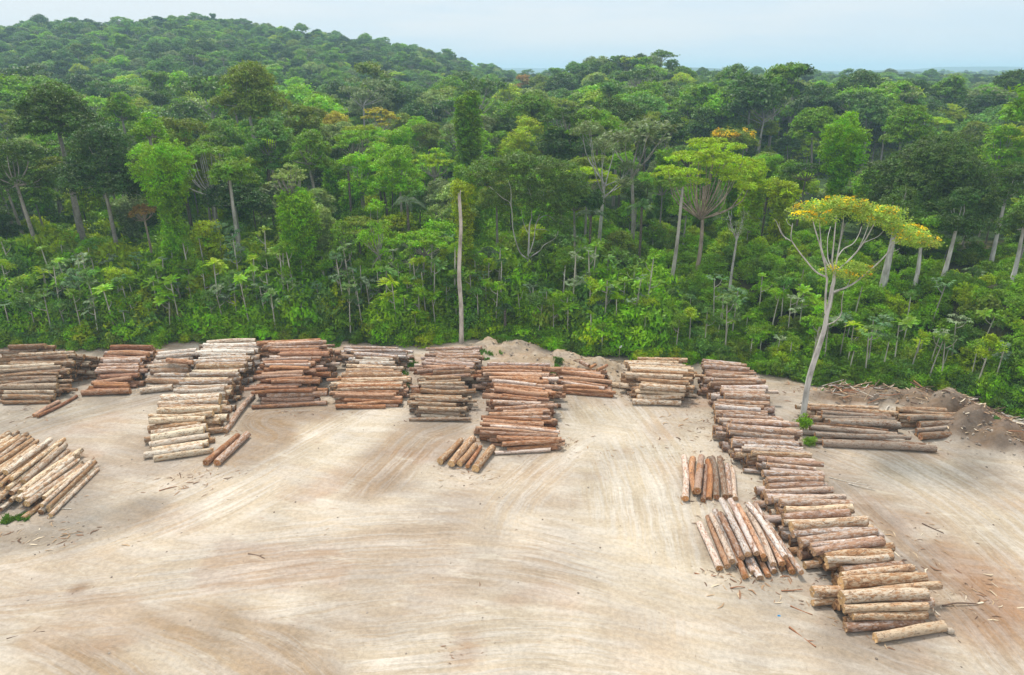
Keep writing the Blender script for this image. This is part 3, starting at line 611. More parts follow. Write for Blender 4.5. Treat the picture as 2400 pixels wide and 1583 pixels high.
for i, a in enumerate([((1687, 1332), (1639, 1227), .58, .3, 0), ((1705, 1330), (1659, 1213), .52, .3, 0), ((1731, 1323), (1680, 1199), .54, .3, 0), ((1750, 1352), (1696, 1235), .56, .3, 0), ((1768, 1342), (1708, 1225), .5, .28, 0), ((1783, 1354), (1725, 1240), .6, .3, 0), ((1800, 1348), (1742, 1232), .54, .28, 0), ((1816, 1340), (1758, 1225), .5, .3, 0), ((1836, 1334), (1776, 1222), .56, .3, 0), ((1858, 1340), (1800, 1240), .56, .3, 0),
                       ((1716, 1316), (1668, 1207), .5, .75, 1), ((1738, 1306), (1688, 1205), .54, .8, 1), ((1757, 1300), (1702, 1190), .52, .8, 1), ((1793, 1310), (1738, 1196), .54, .8, 1), ((1815, 1322), (1756, 1200), .52, .8, 1), ((1833, 1322), (1772, 1200), .54, .78, 1),
                       ((1754, 1300), (1691, 1172), .52, 1.25, 2), ((1775, 1301), (1712, 1174), .55, 1.28, 2), ((1791, 1303), (1730, 1186), .5, 1.24, 2), ((1846, 1304), (1752, 1184), .5, 1.25, 2), ((1877, 1342), (1768, 1182), .46, .7, 1)]):
    single("end_on_pale", a[0], a[1], a[2], a[3], 'pink' if i % 3 else 'orange', .28 + .3 * (i % 4 == 1), 90 + i, .06, a[4])
# short offcuts thrown over the backs of piles
single("splayed", (1360, 848), (1380, 858), .5, 2.0, 'orange', .5, 130, tier=4); single("splayed", (1400, 868), (1423, 857), .42, 1.9, 'orange', .6, 131, tier=4); single("splayed", (1383, 862), (1396, 855), .4, 1.9, 'orange', .6, 132, tier=4)
single("grey_short", (392, 845), (452, 850), .6, 2.9, 'orange', .5, 133, tier=6)

PILE_NAME = dict(tan="tan pile at the left edge", tan_back="low pile behind the tan pile", rusty="rusty pile right of the tan pile", grey_short="short grey pile beside the cream row", cream="long cream row",
    red_brown="tall red brown pile", grey_topped="pile with whitish logs at its back", pink_topped="pile behind the five loose logs", long_orange="long orange row", splayed="small splayed orange pile",
    buff="buff pile below the white sign", longest="longest row", behind_tree="brown pile behind the white tree", by_mound="small pile beside the bark mound",
    diagonal="slanting pile by the grass tuft", rust_pair="loose rust pair beside the cream row", hollow="", thin_pair="thin loose pair before the tan pile", five="five loose logs before the orange row",
    end_on_rust="end-on rust heap beside the longest row", end_on_pale="end-on pale heap beside the longest row")
PILE_GROUP = {k: "logs of the " + v for k, v in PILE_NAME.items()}; PILE_GROUP["hollow"] = "loose logs on the bare ground"
ORD = ["frontmost", "second", "third", "fourth", "fifth", "sixth", "seventh", "eighth", "ninth", "tenth", "eleventh", "twelfth", "thirteenth", "fourteenth", "fifteenth", "sixteenth", "seventeenth", "eighteenth", "nineteenth", "twentieth"] + ["%d%s" % (i, "st" if i % 10 == 1 else "nd" if i % 10 == 2 else "rd" if i % 10 == 3 else "th") for i in range(21, 90)]
TIER = ["bottom tier", "second tier", "third tier", "fourth tier", "fifth tier", "sixth tier", "seventh tier", "eighth tier", "ninth tier", "tenth tier", "eleventh tier", "twelfth tier", "thirteenth tier"]

# meshes of all logs; how much of each the photograph shows is found by looking (rays from the camera), the 300 largest stay single things
def log_geo(g):
    rg = np.random.default_rng(g["seed"]); V, F, bow, R = log_mesh(g["L"], g["r"], rg, g["crooked"])
    return V, F, bow, R
def frame(ax):
    ax = ax / np.linalg.norm(ax); y = np.cross([0, 0, 1.0], ax); y /= np.linalg.norm(y); z = np.cross(ax, y)
    return np.stack([ax, y, z], 1)
from mathutils.bvhtree import BVHTree
allV, allF, own = [], [], []; n0 = 0
for i, g in enumerate(LOGS):
    g["geo"] = log_geo(g); V, F, bow, R = g["geo"]
    g["c"][2] += float(terrain(g["c"][0], g["c"][1])) * 0
    W_ = V @ frame(g["ax"]).T + g["c"]; capF = []
    allV.append(W_); allF += [tuple(int(q) + n0 for q in f) for f in F] + [tuple(range(n0 + SIDES - 1, n0 - 1, -1)), tuple(range(n0 + len(V) - SIDES, n0 + len(V)))]
    own += [i] * (len(F) + 2); n0 += len(V)
bvh = BVHTree.FromPolygons([tuple(v) for v in np.concatenate(allV)], allF)
hits = np.zeros(len(LOGS), int); hp = [[] for _ in LOGS]
o_ = Vector((0, 0, H_CAM))
for v in np.arange(780, 1583, 3.0):
    for u in np.arange(1.5, 2400, 3.0):
        r_ = bvh.ray_cast(o_, Vector(ray(u, v)), 400)
        if r_[2] is not None:
            k = own[r_[2]]; hits[k] += 1; hp[k].append((u, v))
order = np.argsort(-hits); keep = set(int(k) for k in order[:300] if hits[k] > 0)
vis_piles = {}
for i in keep: vis_piles.setdefault((LOGS[i]["pile"], LOGS[i]["tier"]), []).append(i)
for k, v in vis_piles.items():      # front to back (for the end-on heaps: left to right)
    side = k[0] in ("five", "end_on_rust", "end_on_pale", "thin_pair", "rust_pair", "diagonal")
    v.sort(key=lambda i: np.mean([q[0] for q in hp[i]]) if side else -np.mean([q[1] for q in hp[i]]))
cut_me = None
th = np.arange(SIDES) / SIDES * 2 * np.pi
def cap_mesh(V, sgn):
    c = V.mean(0); Vc = np.vstack([V, c[None]]); j = np.arange(SIDES); k = (j + 1) % SIDES
    F3 = np.stack([np.full(SIDES, SIDES), j, k] if sgn > 0 else [np.full(SIDES, SIDES), k, j], -1)
    return Vc, F3
for (pl, tier), ids in sorted(vis_piles.items()):
    for n_, i in enumerate(ids):
        g = LOGS[i]; V, F, bow, R = g["geo"]
        o = obj("log", mesh_np("log", V, F, None, [M_BARK], None, True), None, g["col"])
        Fm = frame(g["ax"]); o.matrix_world = Matrix([[*Fm[0], g["c"][0]], [*Fm[1], g["c"][1]], [*Fm[2], g["c"][2]], [0, 0, 0, 1]])
        rg = np.random.default_rng(g["seed"] + 5)
        for sgn, W_ in ((-1, V[:SIDES]), (1, V[-SIDES:])):
            ctr = W_.mean(0); sc = g["r"]
            Vc, F3 = cap_mesh((W_ - ctr) / sc, sgn)
            cm = mesh_np("cut_end", Vc, None, F3, [M_CUT]); c_ = obj("cut_end", cm, o, tuple(np.array(CUTS[g["pal"]]) * rg.uniform(.65, 1.3)) + (1,))
            c_.location = ctr + np.array([sgn * .004, 0, 0]); c_.scale = (sc, sc, sc)
        tiers = 1 + max(t for (p, t) in vis_piles if p == pl); side = pl in ('five', 'end_on_rust', 'end_on_pale', 'thin_pair', 'rust_pair', 'diagonal'); size = "thick" if g["r"] > .37 else "slim" if g["r"] < .25 else "middling"
        side = pl in ("five", "end_on_rust", "end_on_pale", "thin_pair", "rust_pair", "diagonal")
        w_ = WORDS[g["pal"]]
        if pl == "hollow": lab = "hollow brownish log lying alone between the cream row and red brown pile"
        elif pl in ("thin_pair", "rust_pair"): lab = f"{'left' if n_ == 0 else 'right'} log of the {PILE_NAME[pl]}"
        elif side: lab = f"{w_} {size} log, {'leftmost' if n_ == 0 else ORD[n_] + ' from left'}, {TIER[tier]}, {PILE_NAME[pl]}"
        else: lab = f"{w_} {size} log, {ORD[n_]}{'' if n_ == 0 else ' from front'}, {TIER[tier]}, {PILE_NAME[pl]}"
        tag(o, lab, "log", PILE_GROUP[pl])
VV, F4_, F3_, AL, BC, n0 = [], [], [], [], [], 0
for i, g in enumerate(LOGS):
    if i in keep: continue
    V, F, bow, R = g["geo"]; rg = np.random.default_rng(g["seed"] + 9)
    if hits[i] == 0:                   # deep inside a pile: a coarse one does
        V = V.reshape(11, SIDES, 3)[::5, ::2].reshape(-1, 3); sd = SIDES // 2; a_ = np.arange(2)[:, None] * sd; b_ = np.arange(sd)[None]; c_ = (b_ + 1) % sd; F = np.stack([a_ + b_, a_ + sd + b_, a_ + sd + c_, a_ + c_], -1).reshape(-1, 4)
    else: sd = SIDES
    W_ = V @ frame(g["ax"]).T + g["c"]; VV.append(W_); F4_.append(F + n0); a0 = n0; n0 += len(W_); off = rg.uniform(0, 90, 3); AL.append(V + off); bc = np.array(g["col"]); BC.append(np.tile(bc, (len(V) + 2, 1)))
    for sgn, s0 in ((-1, 0), (1, len(V) - sd)):
        VV.append(W_[s0:s0 + sd].mean(0)[None]); AL.append(V[s0:s0 + sd].mean(0)[None] + off); j = np.arange(sd); k = (j + 1) % sd
        F3_.append(np.stack([np.full(sd, n0), a0 + s0 + (j if sgn > 0 else k), a0 + s0 + (k if sgn > 0 else j)], -1)); n0 += 1
if VV:
    F4_ = np.concatenate(F4_); F3_ = np.concatenate(F3_)
    me = mesh_np("inner_logs", np.concatenate(VV), F4_, F3_, [M_BARK_MASS, M_CUT_PLAIN], np.concatenate([np.zeros(len(F4_)), np.ones(len(F3_))])); sm_f = np.concatenate([np.ones(len(F4_), bool), np.zeros(len(F3_), bool)]); me.polygons.foreach_set("use_smooth", sm_f)
    a_ = me.attributes.new("along", 'FLOAT_VECTOR', 'POINT'); a_.data.foreach_set("vector", np.concatenate(AL).astype(np.float32).ravel())
    a_ = me.attributes.new("bark", 'FLOAT_COLOR', 'POINT'); a_.data.foreach_set("color", np.concatenate(BC).astype(np.float32).ravel())
    tag(obj("inner_logs", me), "logs mostly hidden inside and under the piles", None, None, 'stuff')
print("LOGS", len(LOGS), "seen", int((hits > 0).sum()), "single", len(keep), "smallest kept", int(hits[order[min(299, len(order) - 1)]]))

# ------------------------------------------------------------------ foliage and wood builders
def unit(a): return a / (np.linalg.norm(a, axis=-1, keepdims=True) + 1e-9)
def leaf_quads(C, O, size, rg, upb=.45, rnd=.65, aspect=.5, droop=0.0):
    """one pointed quad per leaf at C; O = outward direction"""
    n = len(C)
    nr = unit(O * .7 + np.array([0, 0, upb]) + rg.normal(0, rnd, (n, 3)))
    t = unit(np.cross(nr, rg.normal(0, 1, (n, 3)))); t = unit(t + np.array([0, 0, -droop])); b = np.cross(nr, t)
    s = (size * rg.uniform(.65, 1.35, n))[:, None] if np.isscalar(size) else (size * rg.uniform(.65, 1.35, n))[:, None]
    V = np.stack([C - t * s * .5, C + b * s * aspect * .5, C + t * s * .5 + nr * s * -.08, C - b * s * aspect * .5], 1).reshape(-1, 3)
    return V
def lobe(c, rad, rg, leaf, spacing=.62, per=12, bottom=-.35, top_heavy=.25, spread=.5):
    """a clump of foliage: sprays of leaves over an uneven ellipsoid shell. returns leaf centres and outward directions"""
    rad = np.asarray(rad, float)
    area = 4 * math.pi * ((rad[0] * rad[1]) ** 1.6 / 3 + 2 * (rad[0] * rad[2]) ** 1.6 / 3) ** (1 / 1.6)
    ns = max(6, int(area * (1 - bottom) / 2 / (spacing ** 2) * .62))
    z = bottom + (1 - bottom) * rg.random(ns) ** (1 - top_heavy); a = rg.random(ns) * 2 * np.pi
    q = np.sqrt(np.maximum(0, 1 - z * z)); D = np.stack([q * np.cos(a), q * np.sin(a), z], -1)
    k = 1 + .16 * np.sin(3 * a + rg.uniform(0, 6)) * q + rg.normal(0, .10, ns) - (rg.random(ns) < .15) * rg.uniform(.1, .4, ns)
    S = c + D * rad * k[:, None]
    O = unit(D / rad)
    C = np.repeat(S, per, 0) + rg.normal(0, spread * spacing, (ns * per, 3)) * np.array([1, 1, .55])
    return C, np.repeat(O, per, 0)
def foliage_mesh(name, parts, leaf, rg, mats=None, droop=0.0, aspect=.5, rnd=.6, upb=.45):
    C = np.concatenate([p[0] for p in parts]); O = np.concatenate([p[1] for p in parts])
    V = leaf_quads(C, O, leaf, rg, upb, rnd, aspect, droop)
    return mesh_np(name, V, np.arange(len(V)).reshape(-1, 4), None, mats or [M_LEAF])

def tree_shape(H, cw, ch, kind, seed, leaf=.4, dens=1.0, trunk_r=None, nl=None):
    """(trunk mesh, crown mesh) of a tree H high whose crown is cw wide and ch deep, standing at the origin"""
    rg = np.random.default_rng(seed); R = cw / 2; parts = []; w = MB()
    tr = trunk_r or max(.16, H * .014)
    sp = .50 / math.sqrt(dens) * max(1, leaf / .42)
    wob = np.array([[0, 0, -.4], [rg.normal(0, .012) * H, rg.normal(0, .012) * H, (H - ch) * .5], [rg.normal(0, .02) * H, rg.normal(0, .02) * H, H - ch * .75]])
    top = wob[-1]
    if kind == 'dome':
        n = nl or int(10 + 6 * rg.random())
        for i in range(n):
            a = i * 2.399 + rg.uniform(-.4, .4); ro = math.sqrt((i + .3) / n); r = R * rg.uniform(.26, .40) * (1.1 - .3 * ro)
            c = np.array([math.cos(a) * ro * (R - r * .8), math.sin(a) * ro * (R - r * .8), H - r * .7 - ch * (.62 * ro ** 1.7) - rg.uniform(0, .16) * ch])
            parts.append(lobe(c, (r, r, r * rg.uniform(.6, .85)), rg, leaf, sp)); limb(w, top, c, tr * .35, rg)
        for i in range(n // 2):
            a = rg.uniform(0, 6.28); r = R * rg.uniform(.2, .3); ro = rg.uniform(.45, .9)
            c = np.array([math.cos(a) * ro * (R - r), math.sin(a) * ro * (R - r), H - ch + r + rg.uniform(0, .3) * ch])
            parts.append(lobe(c, (r, r, r * .7), rg, leaf, sp, bottom=-.6)); limb(w, top, c, tr * .3, rg)
    elif kind == 'umbrella':
        n = nl or int(16 + 8 * rg.random())
        for i in range(n):
            a = i * 2.399 + rg.uniform(-.5, .5); ro = math.sqrt((i + .5) / n); r = R * rg.uniform(.17, .29)
            c = np.array([math.cos(a) * ro * (R - r * .7), math.sin(a) * ro * (R - r * .7), H - ch * (.45 * ro ** 2) - rg.uniform(0, .40) * ch - .1 * r])
            parts.append(lobe(c, (r, r, r * .22), rg, leaf, sp * .92, bottom=-.3, per=12, spread=.42)); limb(w, top - np.array([0, 0, ch * .5]), c, tr * .4, rg, up=.7)
    elif kind == 'column':
        z = .3
        while z < H - .3 * R:
            f = z / H; pr = R * (.58 + .22 * math.sin(f * 6 + seed) + .38 * sm(.55, .8, f))
            for k in range(5):
                a = k * 1.257 + rg.uniform(-.5, .5) + z; r = pr * rg.uniform(.30, .62); c = np.array([math.cos(a) * (pr - r * .7), math.sin(a) * (pr - r * .7), z + rg.uniform(0, .8)])
                parts.append(lobe(c, (r, r, r * rg.uniform(1.0, 1.6)), rg, leaf, sp, bottom=-.8, top_heavy=.05))
            z += pr * .8
    elif kind == 'tall':
        n = nl or int(7 + 5 * rg.random())
        for i in range(n):
            a = i * 2.399 + rg.uniform(-.5, .5); ro = math.sqrt((i + .2) / n); r = R * rg.uniform(.36, .52)
            c = np.array([math.cos(a) * ro * (R - r * .7), math.sin(a) * ro * (R - r * .7), H - r * .6 - ch * rg.uniform(0, .85) * (.4 + .6 * ro)])
            parts.append(lobe(c, (r, r, r * .6), rg, leaf, sp * .8, bottom=-.5)); limb(w, top, c * .75 + top * .25, tr * .3, rg)
    elif kind in ('sparse', 'bare'):
        n = nl or 9
        for i in range(n):
            a = i * 2.399 + rg.uniform(-.5, .5); ro = rg.uniform(.35, 1); c = np.array([math.cos(a) * ro * R, math.sin(a) * ro * R, H - ch * rg.uniform(0, .8) * ro])
            limb(w, top - np.array([0, 0, ch * rg.uniform(0, .25)]), c, tr * .36, rg, twigs=3 if kind == 'sparse' else 5)
            if kind == 'sparse' or rg.random() < .25:
                r = R * rg.uniform(.22, .36); parts.append(lobe(c, (r, r, r * .5), rg, leaf, sp * 1.05, bottom=-.4))
    w.tube(bend(wob, 9), np.linspace(tr * 1.25, tr * .62, 9), 8)
    tm = w.mesh("trunk", [M_TRUNK], True)
    cmh = foliage_mesh("crown", parts, leaf, rg, droop=.35 if kind == 'column' else .15, aspect=.5) if parts else None
    return tm, cmh
def limb(w, a, b, r, rg, up=.45, twigs=0):
    a = np.asarray(a, float); b = np.asarray(b, float); mid = a * .5 + b * .5 + np.array([(b[0] - a[0]) * .18, (b[1] - a[1]) * .18, -abs(b[2] - a[2]) * (up - .45) * .3]) + rg.normal(0, .04, 3) * np.linalg.norm(b - a)
    p = bend([a, mid, b], 6); w.tube(p, np.linspace(r, r * .3, 6), 5)
    for _ in range(twigs):
        k = rg.integers(2, 6); d = unit(rg.normal(0, 1, 3) + np.array([0, 0, .5]) + unit(b - a) * .8) * np.linalg.norm(b - a) * rg.uniform(.18, .4)
        w.tube(bend([p[k], p[k] + d * .5 + rg.normal(0, .06, 3), p[k] + d], 4), np.linspace(r * .35, r * .1, 4), 4)

def depth(p): return p[1] * cP - (p[2] - H_CAM) * sP
def zt(x, y): return float(ground_z(np.array([x]), np.array([y]))[0])
GREEN = dict(dark=(.072, .130, .022), deep=(.056, .110, .024), mid=(.145, .262, .026), bright=(.185, .360, .020), lime=(.280, .410, .016), olive=(.170, .230, .034), pale=(.24, .32, .10), grey=(.165, .215, .085), gold=(.36, .33, .045), yellow=(.28, .37, .022), tan=(.34, .23, .08), bluish=(.125, .235, .052))
CW = dict(dark="dark green", deep="deep green", mid="mid green", bright="bright green", lime="lime green", olive="olive green", pale="pale green", grey="grey green", gold="golden", yellow="yellow green", tan="tan leaved", bluish="blue green")
TRUNKC = dict(ivory=(.60, .57, .53), pale=(.42, .385, .34), grey=(.33, .30, .26), dark=(.14, .11, .085), pink=(.42, .32, .25), white=(.50, .475, .44))
def place_tree(x, y, tm, cmh, col, trunk='grey', s=1.0, rz=0.0, name="tree"):
    r = obj(name, None); r.location = (x, y, zt(x, y) - .05); r.rotation_euler = (0, 0, rz); r.scale = (s, s, s)
    t = obj("trunk", tm, r, (*TRUNKC[trunk], 1))
    if cmh is not None: c = obj("crown", cmh, r, (*col, 1))
    return r

# ------------------------------------------------------------------ trees one can name
# label, short reference, kind, U, V of top, width, V of crown base, distance, colour, trunk
LAND = [
 ("huge dark broad-crowned tree standing highest at the left border of the forest", "highest dark tree on the left", 'dome', 108, 186, 205, 330, 122, 'dark', 'grey'),
 ("wide dark tree with dense low crown beneath the highest one on the left", "wide dark tree left of vines", 'dome', 215, 285, 225, 480, 114, 'deep', 'grey'),
 ("dark tree cut off by the left border with a thick grey trunk below", "dark tree at left border", 'dome', 15, 300, 170, 470, 113, 'dark', 'grey'),
 ("giant dome-shaped tree with olive top rising alone above the left canopy", "giant olive-topped dome tree", 'dome', 570, 138, 182, 285, 165, 'olive', 'pale'),
 ("thick column of bright vines smothering a tree in the left forest edge", "thick left vine column", 'column', 366, 332, 118, 600, 108, 'bright', 'grey'),
 ("lumpy bright green small tree just above the thick left vine column", "lumpy bright tree above it", 'dome', 338, 255, 84, 335, 122, 'bright', 'grey'),
 ("flat-topped pale grey green tree above a vine-draped stump", "flat pale grey tree", 'umbrella', 668, 380, 96, 440, 108, 'pale', 'grey'),
 ("vine-draped stump column glowing bright green under the flat pale tree", "bright vine-draped stump", 'column', 682, 432, 84, 600, 106, 'bright', 'grey'),
 ("tall shaggy vine tower standing alone above the middle of the forest", "tall shaggy vine tower", 'column', 1085, 216, 70, 400, 150, 'mid', 'grey'),
 ("yellowish vine column right behind the bare white pole trunk", "vine column behind the pole", 'column', 1075, 415, 62, 600, 107, 'yellow', 'grey'),
 ("wide lime green umbrella tree on pinkish forked limbs", "lime umbrella tree", 'umbrella', 1650, 310, 265, 470, 111, 'lime', 'pink'),
 ("enormous brownish dark green tree spreading over the right forest edge", "enormous dark tree on right", 'dome', 2185, 298, 350, 560, 118, 'dark', 'white'),
 ("small round tree covered in orange blossom above the lime umbrella tree", "orange blossoming tree", 'dome', 1705, 297, 118, 335, 185, 'olive', 'grey'),
 ("golden umbrella tree with pale forked trunk left of the vine tower", "golden umbrella tree", 'umbrella', 882, 247, 92, 295, 200, 'gold', 'pale'),
 ("tall half-bare grey tree with two white limbs far behind the golden tree", "half-bare grey tree", 'sparse', 838, 180, 125, 262, 255, 'grey', 'white'),
 ("dark bushy round tree standing above the lime umbrella tree's left side", "dark bushy round tree", 'dome', 1557, 262, 88, 330, 170, 'deep', 'grey'),
 ("dark dense round tree rising by itself in the far right canopy", "dark far round tree", 'dome', 1908, 192, 130, 280, 240, 'deep', 'grey'),
 ("leafless grey tree with wide tangled twigs in the right canopy", "leafless tangled grey tree", 'bare', 1775, 228, 165, 292, 215, 'grey', 'pale'),
 ("slim bright vine tower left of the enormous dark tree", "slim bright vine tower", 'column', 1965, 290, 80, 480, 126, 'bright', 'grey'),
 ("flat yellow green tree glowing in front of the shaggy vine tower", "flat yellow green tree", 'umbrella', 1006, 345, 90, 400, 142, 'lime', 'grey'),
 ("fresh green dense tree left of the flat yellow green tree", "fresh green dense tree", 'dome', 922, 330, 132, 470, 126, 'bright', 'grey'),
 ("mid green lumpy tree under the dark far round tree", "lumpy tree under far round one", 'dome', 1905, 245, 140, 330, 180, 'mid', 'grey'),
 ("bright mid green tree right of the slim vine tower", "tree right of slim vine tower", 'dome', 2120, 240, 125, 345, 165, 'mid', 'grey'),
 ("bright green dense tree at the right border of the canopy", "bright tree at right border", 'dome', 2345, 270, 120, 420, 142, 'bright', 'grey'),
 ("thin grey green tree showing white limbs left of the lime umbrella tree", "thin white-limbed grey tree", 'sparse', 1405, 290, 155, 470, 124, 'grey', 'white'),
 ("tall slim far tree with pale stem near the right border of the skyline", "tall slim far tree", 'tall', 2215, 165, 85, 240, 285, 'mid', 'pale'),
 ("tall dark far tree at the right border of the skyline", "tall dark border tree", 'tall', 2362, 158, 80, 250, 270, 'dark', 'pale'),
 ("mid green airy tree between the left vine column and the olive-topped giant", "airy tree beside left column", 'umbrella', 470, 300, 170, 430, 126, 'mid', 'white'),
 ("soft pale green tree below the olive-topped giant", "soft pale tree below giant", 'dome', 622, 262, 135, 400, 138, 'bluish', 'grey'),
 ("rounded green tree right of the soft pale one", "rounded tree right of pale one", 'dome', 712, 285, 118, 410, 132, 'mid', 'grey'),
 ("rounded vine-covered tree low in the forest edge left of the pole trunk", "low rounded vine tree", 'dome', 868, 455, 100, 640, 105, 'bright', 'grey'),
 ("small dome of leaves left of the low rounded vine tree", "small leafy dome", 'dome', 788, 500, 70, 600, 106, 'mid', 'grey'),
 ("little tan umbrella tree with a pinkish stem left of the thick vine column", "little tan umbrella tree", 'umbrella', 328, 473, 64, 505, 114, 'tan', 'pink'),
 ("dead white crooked tree with bare twigs right of the lime umbrella tree", "dead white crooked tree", 'bare', 1716, 488, 60, 560, 101, 'grey', 'white'),
 ("thin pale tree with a tiny crown crossing in front of the lime umbrella", "thin pale tree", 'tall', 1573, 410, 40, 440, 104, 'mid', 'pale'),
 ("thick pale grey trunk tree standing right of the yellow-flowered tree", "thick grey trunk tree", 'dome', 2098, 430, 130, 545, 97, 'dark', 'ivory'),
 ("pale straight trunk tree between the thick grey trunk and the right border", "pale straight trunk tree", 'tall', 2238, 430, 110, 550, 95, 'deep', 'ivory'),
 ("pale trunk tree reaching out of view at the right border", "pale border trunk tree", 'tall', 2406, 440, 110, 560, 92, 'dark', 'ivory'),
 ("pale trunk tree just left of the right border below the bright one", "pale trunk below bright tree", 'tall', 2362, 380, 110, 490, 106, 'dark', 'ivory'),
 ("slender pale stem tree just right of the thick grey trunk", "slender pale stem tree", 'tall', 2158, 500, 70, 590, 95, 'mid', 'ivory'),
 ("tall dark straight tree behind the palm at the lime umbrella's left", "dark straight tree by palm", 'tall', 1340, 400, 120, 520, 118, 'deep', 'grey'),
 ("dark tree closing the gap between the two left vine columns", "dark gap tree", 'dome', 540, 400, 170, 500, 122, 'deep', 'white'),
 ("grey stemmed tall tree standing in the dark gap of the left forest", "grey stem in dark gap", 'tall', 530, 372, 110, 420, 112, 'mid', 'white'),
 ("olive tree left of the wide white-limbed tree", "olive tree by white limbs", 'dome', 1155, 390, 110, 500, 122, 'olive', 'grey'),
 ("dark green tree far left behind the highest dark tree", "tree behind highest dark one", 'dome', 270, 215, 110, 300, 165, 'mid', 'grey'),
]
REFS = []                                 # (short reference, u, v, distance)
RECTS = []                                # screen boxes kept clear of nearer trees
trees = []
for i, (lab, ref, kind, U, Vt, Wd, Vb, d, colr, trk) in enumerate(LAND):
    u, v = FV(U, Vt); p = AT(u, v, d); zg = zt(p[0], d); Ht = p[2] - zg
    dep = depth(p); cw = Wd * 2400 / 2377 / 1200 * TANH * dep; pb = AT(u, FV(0, Vb)[1], d); ch = min(p[2] - pb[2], Ht * .98)
    lf = max(.32, .0029 * d)
    if kind == 'column': lf *= 1.1
    tm, cmh = tree_shape(Ht, cw, Ht if kind == 'column' else ch, kind, 500 + i, lf, 1.15, trunk_r=(.5 if 'thick pale' in lab else .32) if trk == 'ivory' else None, nl=26 if kind == 'umbrella' and Wd > 200 else (24 if kind == 'dome' and Wd > 200 else None))
    r = place_tree(p[0], d, tm, cmh, GREEN[colr], trk)
    tag(r, lab, "tree", "trees of the forest"); trees.append((p[0], d, cw / 2))
    REFS.append((ref, u, FV(0, (Vt + Vb) / 2)[1], d)); RECTS.append((u - Wd * .5, u + Wd * .5, v, FV(0, Vb)[1], d))
    if ref == "orange blossoming tree":
        rg = np.random.default_rng(3); C = np.array([cw * .42 * math.sqrt(q) * np.array([math.cos(a), math.sin(a), 0]) for q, a in zip(rg.random(2600), rg.random(2600) * 6.28)])
        C[:, 2] = Ht + .25 - ch * .62 * (np.hypot(C[:, 0], C[:, 1]) / (cw * .5)) ** 1.8 + rg.normal(0, .35, len(C)); C = C[fbm(C[:, 0], C[:, 1], 2.2, 2, 4) > .5]
        obj("blossom", foliage_mesh("blossom", [(C, np.tile([0, 0, 1.0], (len(C), 1)))], .5, rg, [M_BLOSSOM]), r)

# the two trees whose limbs the photograph draws clearly: their wood follows the photographed limbs, in depth they spread out
def C5(x, y): return 750 + x / 2.9725, 380 + y / 2.9725
def C6(x, y): return 1500 + x / 2.642, 380 + y / 2.642
def drawn_tree(base_uv, d, limbs, lobes, conv, col, trunk, leaf, seed, flat, spread_y, lobe_r, label, base_xyz=None):
    rg = np.random.default_rng(seed)
    b = base_xyz if base_xyz is not None else AT(*base_uv, d); org = np.array([b[0], b[1], zt(b[0], b[1])])
    r = obj("tree", None); r.location = org
    w = MB()
    for pts, r0, r1, dy in limbs:
        P = np.array([AT(*conv(*q), d) for q in pts]); t = np.linspace(0, 1, len(P)); P[:, 1] += dy[0] + (dy[1] - dy[0]) * t ** 1.3
        dist = P[:, 1] / d; P[:, 0] *= dist; P[:, 2] = H_CAM + (P[:, 2] - H_CAM) * dist
        P = P - org; n = 4 * len(P); w.tube(bend(P, n), np.linspace(r0, r1, n) * (.66 if r0 > .3 else .6), 8)
    obj("trunk", w.mesh("trunk", [M_TRUNK], True), r, (*TRUNKC[trunk], 1))
    parts = []; tops = []
    for q in lobes:
        yy = d + rg.uniform(-spread_y, spread_y) * (.5 if len(q) < 3 else q[2]); p = AT(*conv(q[0], q[1]), yy) - org; rr = lobe_r * rg.uniform(.75, 1.25)
        parts.append(lobe(p, (rr, rr, rr * flat), rg, leaf, .47 if leaf < .3 else .5, 12, bottom=-.35)); tops.append((p, rr))
    obj("crown", foliage_mesh("crown", parts, leaf, rg), r, (*col, 1))
    tag(r, label, "tree", "trees of the forest"); return r, tops, org
pb = G(1881, 986)
def yl(*p): return list(p)
